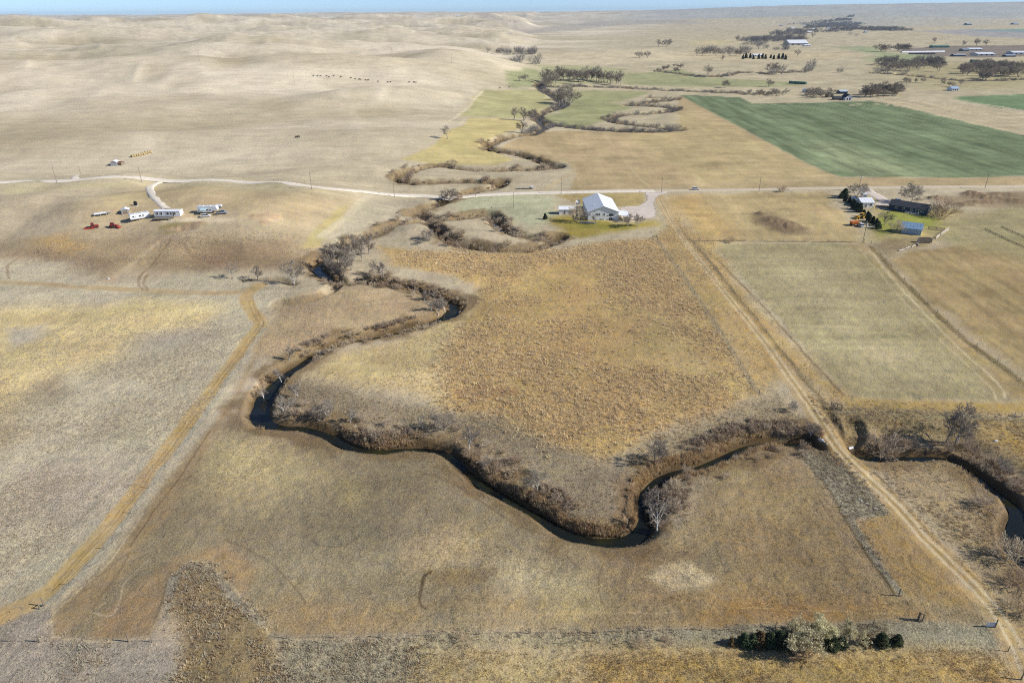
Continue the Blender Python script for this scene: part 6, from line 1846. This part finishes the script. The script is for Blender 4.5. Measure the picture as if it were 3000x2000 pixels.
def mk(name, c, var=0.2, ov=0.2):
    c = lin(c) * 1.2; lum = float(c @ np.array([0.25, 0.65, 0.10])); c = np.minimum(lum + (c - lum) * 0.72, 0.85)
    return mat(name, c * K, var=var, scale=1.5, objvar=ov, spec=0.1, rough=1.0, trans=0.25)
G_GOLD = mk('straw_gold', (216, 190, 134)); G_TAN = mk('straw_tan', (200, 176, 130)); G_GREY = mk('dead_grass_grey', (180, 167, 136)); G_BR = mk('dead_grass_brown', (160, 130, 88)); G_REED = mk('cattail_gold', (186, 152, 96)); G_DK = mk('dead_weed_dark', (112, 96, 74))
gap = lambda x, y: np.clip(0.45 + 1.5 * fbm(x, y, 60, 2, 299) + 1.7 * fbm(x, y, 16, 3, 301), 0.03, 1)
P_ = sample({'tuft_field'}, 80000, gap)
scatter('bunch_grass', 'golden bunch grass tufts covering the field inside the creek bends', P_, np.clip(rng.lognormal(-0.45, 0.45, len(P_)), 0.25, 1.7), [tuft(1, 20, 0.55, 0.34, 0.05, G_GOLD), tuft(2, 18, 0.62, 0.3, 0.05, G_TAN), tuft(3, 20, 0.42, 0.45, 0.05, G_GOLD), tuft(51, 12, 0.4, 0.3, 0.045, G_TAN)])
P_ = sample({'pale_bank', 'inner_bend', 'track_gold'}, 14000, gap)
scatter('bank_grass', 'short pale grass tufts on the creek banks and beside the track', P_, rng.uniform(0.35, 0.9, len(P_)), [tuft(4, 14, 0.5, 0.3, 0.045, G_TAN), tuft(5, 14, 0.45, 0.3, 0.045, G_GREY)])
P_ = sample({'fence_verge', 'grey_strip', 'fence_verge_left', 'rough_island_edge'}, 12000, gap)
scatter('verge_grass', 'rough unmown grey grass along the bottom fence', P_, rng.uniform(0.5, 1.25, len(P_)), [tuft(6, 18, 0.45, 0.34, 0.04, G_GREY), tuft(7, 16, 0.45, 0.36, 0.04, G_GREY), tuft(8, 16, 0.42, 0.34, 0.04, G_GREY), tuft(18, 14, 0.42, 0.3, 0.04, G_BR)])
P_ = sample(set(), 50000, lambda x, y: np.clip(0.55 + 1.4 * fbm(x, y, 14, 3, 311), 0.05, 1), px=['-60,600 200,690 420,700 540,760 430,970 330,1120 130,1335 -60,1410'])
P_ = P_[np.clip(sst(330, 170, np.hypot(P_[:, 0], P_[:, 1])), 0, 1) > rng.random(len(P_))]
scatter('prairie_grass', 'grey unmown prairie grass left of the mown lane', P_, rng.uniform(0.4, 1.0, len(P_)), [tuft(9, 14, 0.45, 0.34, 0.04, G_GREY), tuft(10, 14, 0.45, 0.34, 0.04, mk('dead_grass_pink', (188, 170, 138)))])
BR = [make_shrub(s_, 1.2, 9, 1.2).mesh('brush', m_) for s_, m_ in ((21, M_SHRUB), (22, M_TWIG2), (23, M_SHRUB))]
P_ = sample({'grey_bend'}, 7000, gap)
scatter('low_brush', 'low grey dead growth covering the creek points', P_, rng.uniform(0.45, 1.05, len(P_)), [tuft(31, 14, 0.42, 0.4, 0.04, G_GREY), tuft(32, 14, 0.4, 0.4, 0.04, G_TAN), tuft(36, 14, 0.4, 0.4, 0.04, G_GREY), tuft(37, 14, 0.45, 0.4, 0.04, G_BR)], 'brush')
P_ = np.concatenate([sample({'ravine_top', 'right_bank'}, 9000, gap), sample({'bench_slope'}, 5000, gap)])
scatter('slope_weeds', 'brown dead weeds on the bench slope and ravine sides', P_, rng.uniform(0.35, 1.0, len(P_)), [tuft(33, 16, 0.5, 0.4, 0.045, G_BR), tuft(34, 16, 0.5, 0.4, 0.045, G_TAN), tuft(35, 14, 0.5, 0.35, 0.045, G_GREY)], 'weeds')

P_ = sample({'near_field'}, 52000, lambda x, y: np.clip(0.6 + 1.2 * fbm(x, y, 12, 3, 331), 0.1, 1))
scatter('field_stubble', 'short brown mown grass of the near field', P_, rng.uniform(0.5, 1.2, len(P_)), [tuft(61, 12, 0.16, 0.32, 0.035, mk('stubble_brown', (150, 128, 92))), tuft(62, 12, 0.18, 0.32, 0.035, mk('stubble_tan', (172, 150, 110))), tuft(63, 12, 0.15, 0.3, 0.035, mk('stubble_grey', (150, 140, 112)))])
P_ = sample({'bottom_gold', 'bottom_mix'}, 14000, lambda x, y: np.clip(0.6 + 1.2 * fbm(x, y, 12, 3, 335), 0.1, 1))
scatter('meadow_grass', 'golden short grass below the bottom fence', P_, rng.uniform(0.5, 1.3, len(P_)), [tuft(64, 14, 0.28, 0.34, 0.035, mk('meadow_gold', (190, 162, 104))), tuft(65, 14, 0.26, 0.34, 0.035, mk('meadow_tan', (180, 158, 112)))])

P_ = sample({'rough_island'}, 4200, lambda x, y: np.clip(0.45 + 1.6 * fbm(x, y, 7, 3, 341), 0.05, 1))
scatter('tall_weeds', 'tall tangled brown weeds on the unmown island', P_, np.clip(rng.lognormal(-0.3, 0.35, len(P_)), 0.3, 1.3), [tuft(71, 20, 0.5, 0.36, 0.045, G_BR), tuft(72, 20, 0.55, 0.36, 0.045, G_TAN), tuft(73, 18, 0.45, 0.34, 0.04, G_GREY), tuft(74, 18, 0.45, 0.34, 0.045, G_GREY)], 'weeds')

def along_creek(L, n, lo, hi, side=0):
    out = []
    seg = np.linalg.norm(np.diff(L, axis=0), axis=1); cum = np.concatenate([[0], np.cumsum(seg)])
    for d in rng.uniform(0, cum[-1], n):
        i = min(int(np.searchsorted(cum, d)) - 1, len(L) - 2); i = max(i, 0)
        f = (d - cum[i]) / max(seg[i], 1e-6)
        t = (L[i + 1] - L[i]) / max(seg[i], 1e-6)
        s_ = side if side else (1 if rng.random() < 0.5 else -1)
        o_ = rng.uniform(lo, hi) * s_
        q = L[i] + (L[i + 1] - L[i]) * f
        out.append((q[0] - t[1] * o_, q[1] + t[0] * o_))
    return np.array(out)
R1 = np.concatenate([along_creek(creek_pos(627, 872, 650, 964), 900, 2.2, 4.2), along_creek(creek_pos(610, 956, 1061, 1056), 1800, 1.8, 4.0, 1), along_creek(creek_pos(1061, 1056, 1434, 1223), 900, 1.8, 3.4, 1), along_creek(creek_pos(1467, 1210, 1568, 1066), 1100, 2.2, 4.4),
                     along_creek(creek_pos(1568, 1066, 1878, 1012), 1200, 2.1, 4.4), along_creek(creek_pos(768, 639, 683, 829), 1500, 2.2, 3.8), along_creek(creek_pos(1955, 1032, 2332, 1142), 900, 2.0, 4.0)])
keep = np.clip(0.18 + 2.6 * fbm(R1[:, 0], R1[:, 1], 16, 2, 321), 0, 1) > rng.random(len(R1))
R1 = R1[keep]
scatter('cattail_reeds', 'golden cattails and reeds standing along the creek water', np.column_stack([R1, ground(R1[:, 0], R1[:, 1])]), rng.uniform(0.4, 1.0, len(R1)), [tuft(41, 26, 1.5, 0.5, 0.04, G_REED, 0.35), tuft(42, 24, 1.3, 0.5, 0.04, G_TAN, 0.4), tuft(43, 24, 1.4, 0.5, 0.04, G_REED, 0.5)], 'reeds')
D1 = np.concatenate([along_creek(creek_pos(610, 956, 1041, 1036), 150, 3, 6, 1), along_creek(creek_pos(1041, 1036, 1291, 1201), 260, 3, 8, 1), along_creek(creek_pos(1484, 1186, 1568, 1066), 260, 3, 8, -1), along_creek(creek_pos(1601, 1062, 1878, 1012), 260, 3, 8, 1), along_creek(creek_pos(2051, 1034, 2332, 1142), 300, 3, 9, 1), along_creek(creek_pos(1134, 324, 728, 597), 1300, 1.5, 5.5), along_creek(creek_pos(738, 614, 683, 829), 500, 2.5, 6)])
D1 = D1[np.clip(0.4 + 2.2 * fbm(D1[:, 0], D1[:, 1], 13, 2, 361), 0, 1) > rng.random(len(D1))]
scatter('bank_brush', 'mass of fine dead brush hugging the creek banks', np.column_stack([D1, ground(D1[:, 0], D1[:, 1])]), rng.uniform(0.6, 1.4, len(D1)), BR, 'brush')
# far woods
w_, t_ = make_tree(77, 10.0, 4, 0.6, dict(COTTON, kids=[6, 5, 4]), 3)
w2 = MB(); w2.v = w_.v + t_.v; w2.f = list(w_.f) + [tuple(i + len(w_.v) for i in f) for f in t_.f]
M_FAR = mat('far_wood_twig', (0.22, 0.205, 0.19), var=0.2, objvar=0.25)
FW = [w2.mesh('far_tree', M_FAR), make_shrub(78, 7, 12, 1.0).mesh('far_tree', M_FAR), make_shrub(79, 5, 14, 1.3).mesh('far_tree', M_FAR)]
U1 = np.concatenate([along_creek(L, 260, 1.5, 8) for L, _w, _b, _d in creek_lines[1:]])
scatter('far_creek_brush', 'dark brush lining the far creek meanders', np.column_stack([U1, ground(U1[:, 0], U1[:, 1])]), rng.uniform(0.35, 0.75, len(U1)), FW[1:], 'brush')
wood = ['1590,124 1640,120 1720,122 1720,128 1640,131 1592,129', '1115,121 1180,119 1250,124 1230,128 1150,126', '1170,146 1240,146 1236,150 1180,151', '1690,92 1800,88 1860,92 1800,96 1720,98', '2020,150 2160,148 2165,152 2060,155', '2200,166 2352,162 2352,168 2220,171', '1720,108 1830,112 1820,117 1730,114', '1766,78 1800,77 1850,78 1850,81 1780,83', '1800,72.5 1960,71 1960,73.5 1840,75.5', '1900,67 2040,68 2110,72 2060,73 1940,69.5', '1830,63 1960,60 1980,62 1850,65.5', '1800,57 1900,54 1990,57 1880,58.5', '1850,51 1930,47 1960,49 1880,53', '1930,80 2100,79 2100,81 1960,82.5', '1830,86 1890,83 1890,85 1840,88', '1700,102 1790,95 1790,98 1740,106', '1640,110 1690,107 1750,116 1700,117', '1480,158 1570,152 1600,158 1570,164 1500,165', '1840,165 1980,163 2110,168 2090,171 1950,167 1850,168', '1700,166 1780,170 1850,164 1850,166 1780,173']
P_ = sample(set(), 5000, lambda x, y: np.clip(0.35 + 2.4 * fbm(x * 0.5, y, 130, 2, 351), 0, 1), px=wood, edge=False)
scatter('far_woodland', 'blue-grey leafless woods in bands on the far plain', P_, rng.uniform(1.4, 3.0, len(P_)), FW, 'woodland')
for s_, n_, hh, lb in (('2015,148 2060,142 2100,148 2150,142 2165,152 2160,166 2060,170 2020,160', 52, (11, 18), 'bare tree in the scattered grove between creek and dairy'), ('2200,158 2260,150 2330,158 2352,156 2352,180 2250,184 2210,174', 64, (11, 18), 'bare tree in the grove at the far right creek'), ('1978,220 2000,212 2060,212 2068,220 2040,224 1990,226', 24, (10, 16), 'bare tree in the dark clump beyond the green field'), ('1708,219 1760,215 1808,218 1800,224 1720,224', 12, (5, 9), 'bare tree along the ranch creek'), ('1852,222 1880,212 1912,218 1905,226 1860,227', 12, (7, 11), 'bare tree around the old ranch house'), ('1500,158 1570,152 1600,160 1560,168 1500,167', 12, (6, 10), 'bare tree in the thicket beyond the cottonwood grove'), ('2052,188 2100,184 2200,196 2218,196 2200,202 2120,197', 14, (5, 9), 'bare tree beside the upper creek house')):
    q = sample(set(), n_, px=[s_], edge=False)
    for p_ in q[:n_]:
        put_tree(0, 0, random.uniform(*hh), lb, lb.replace('bare tree', 'bare trees'), wide=1.5, pos=Vector(p_))

# ------------------------------------------------------------------ air
hz = MB().box(-45000, 45000, -700, 36000, -120, 330).build('haze', None)
hz['kind'] = 'stuff'
tag(hz, 'thin blue haze over the far plain', 'haze', None, 'stuff')
hm = bpy.data.materials.new('haze_air'); hm.use_nodes = True
hn = hm.node_tree.nodes; hn.clear()
ho = hn.new('ShaderNodeOutputMaterial'); pv = hn.new('ShaderNodeVolumePrincipled')
pv.inputs['Color'].default_value = (0.62, 0.80, 1.0, 1)
pv.inputs['Density'].default_value = 0.00003
pv.inputs['Anisotropy'].default_value = 0.0
hm.node_tree.links.new(pv.outputs[0], ho.inputs['Volume'])
hz.data.materials.append(hm)
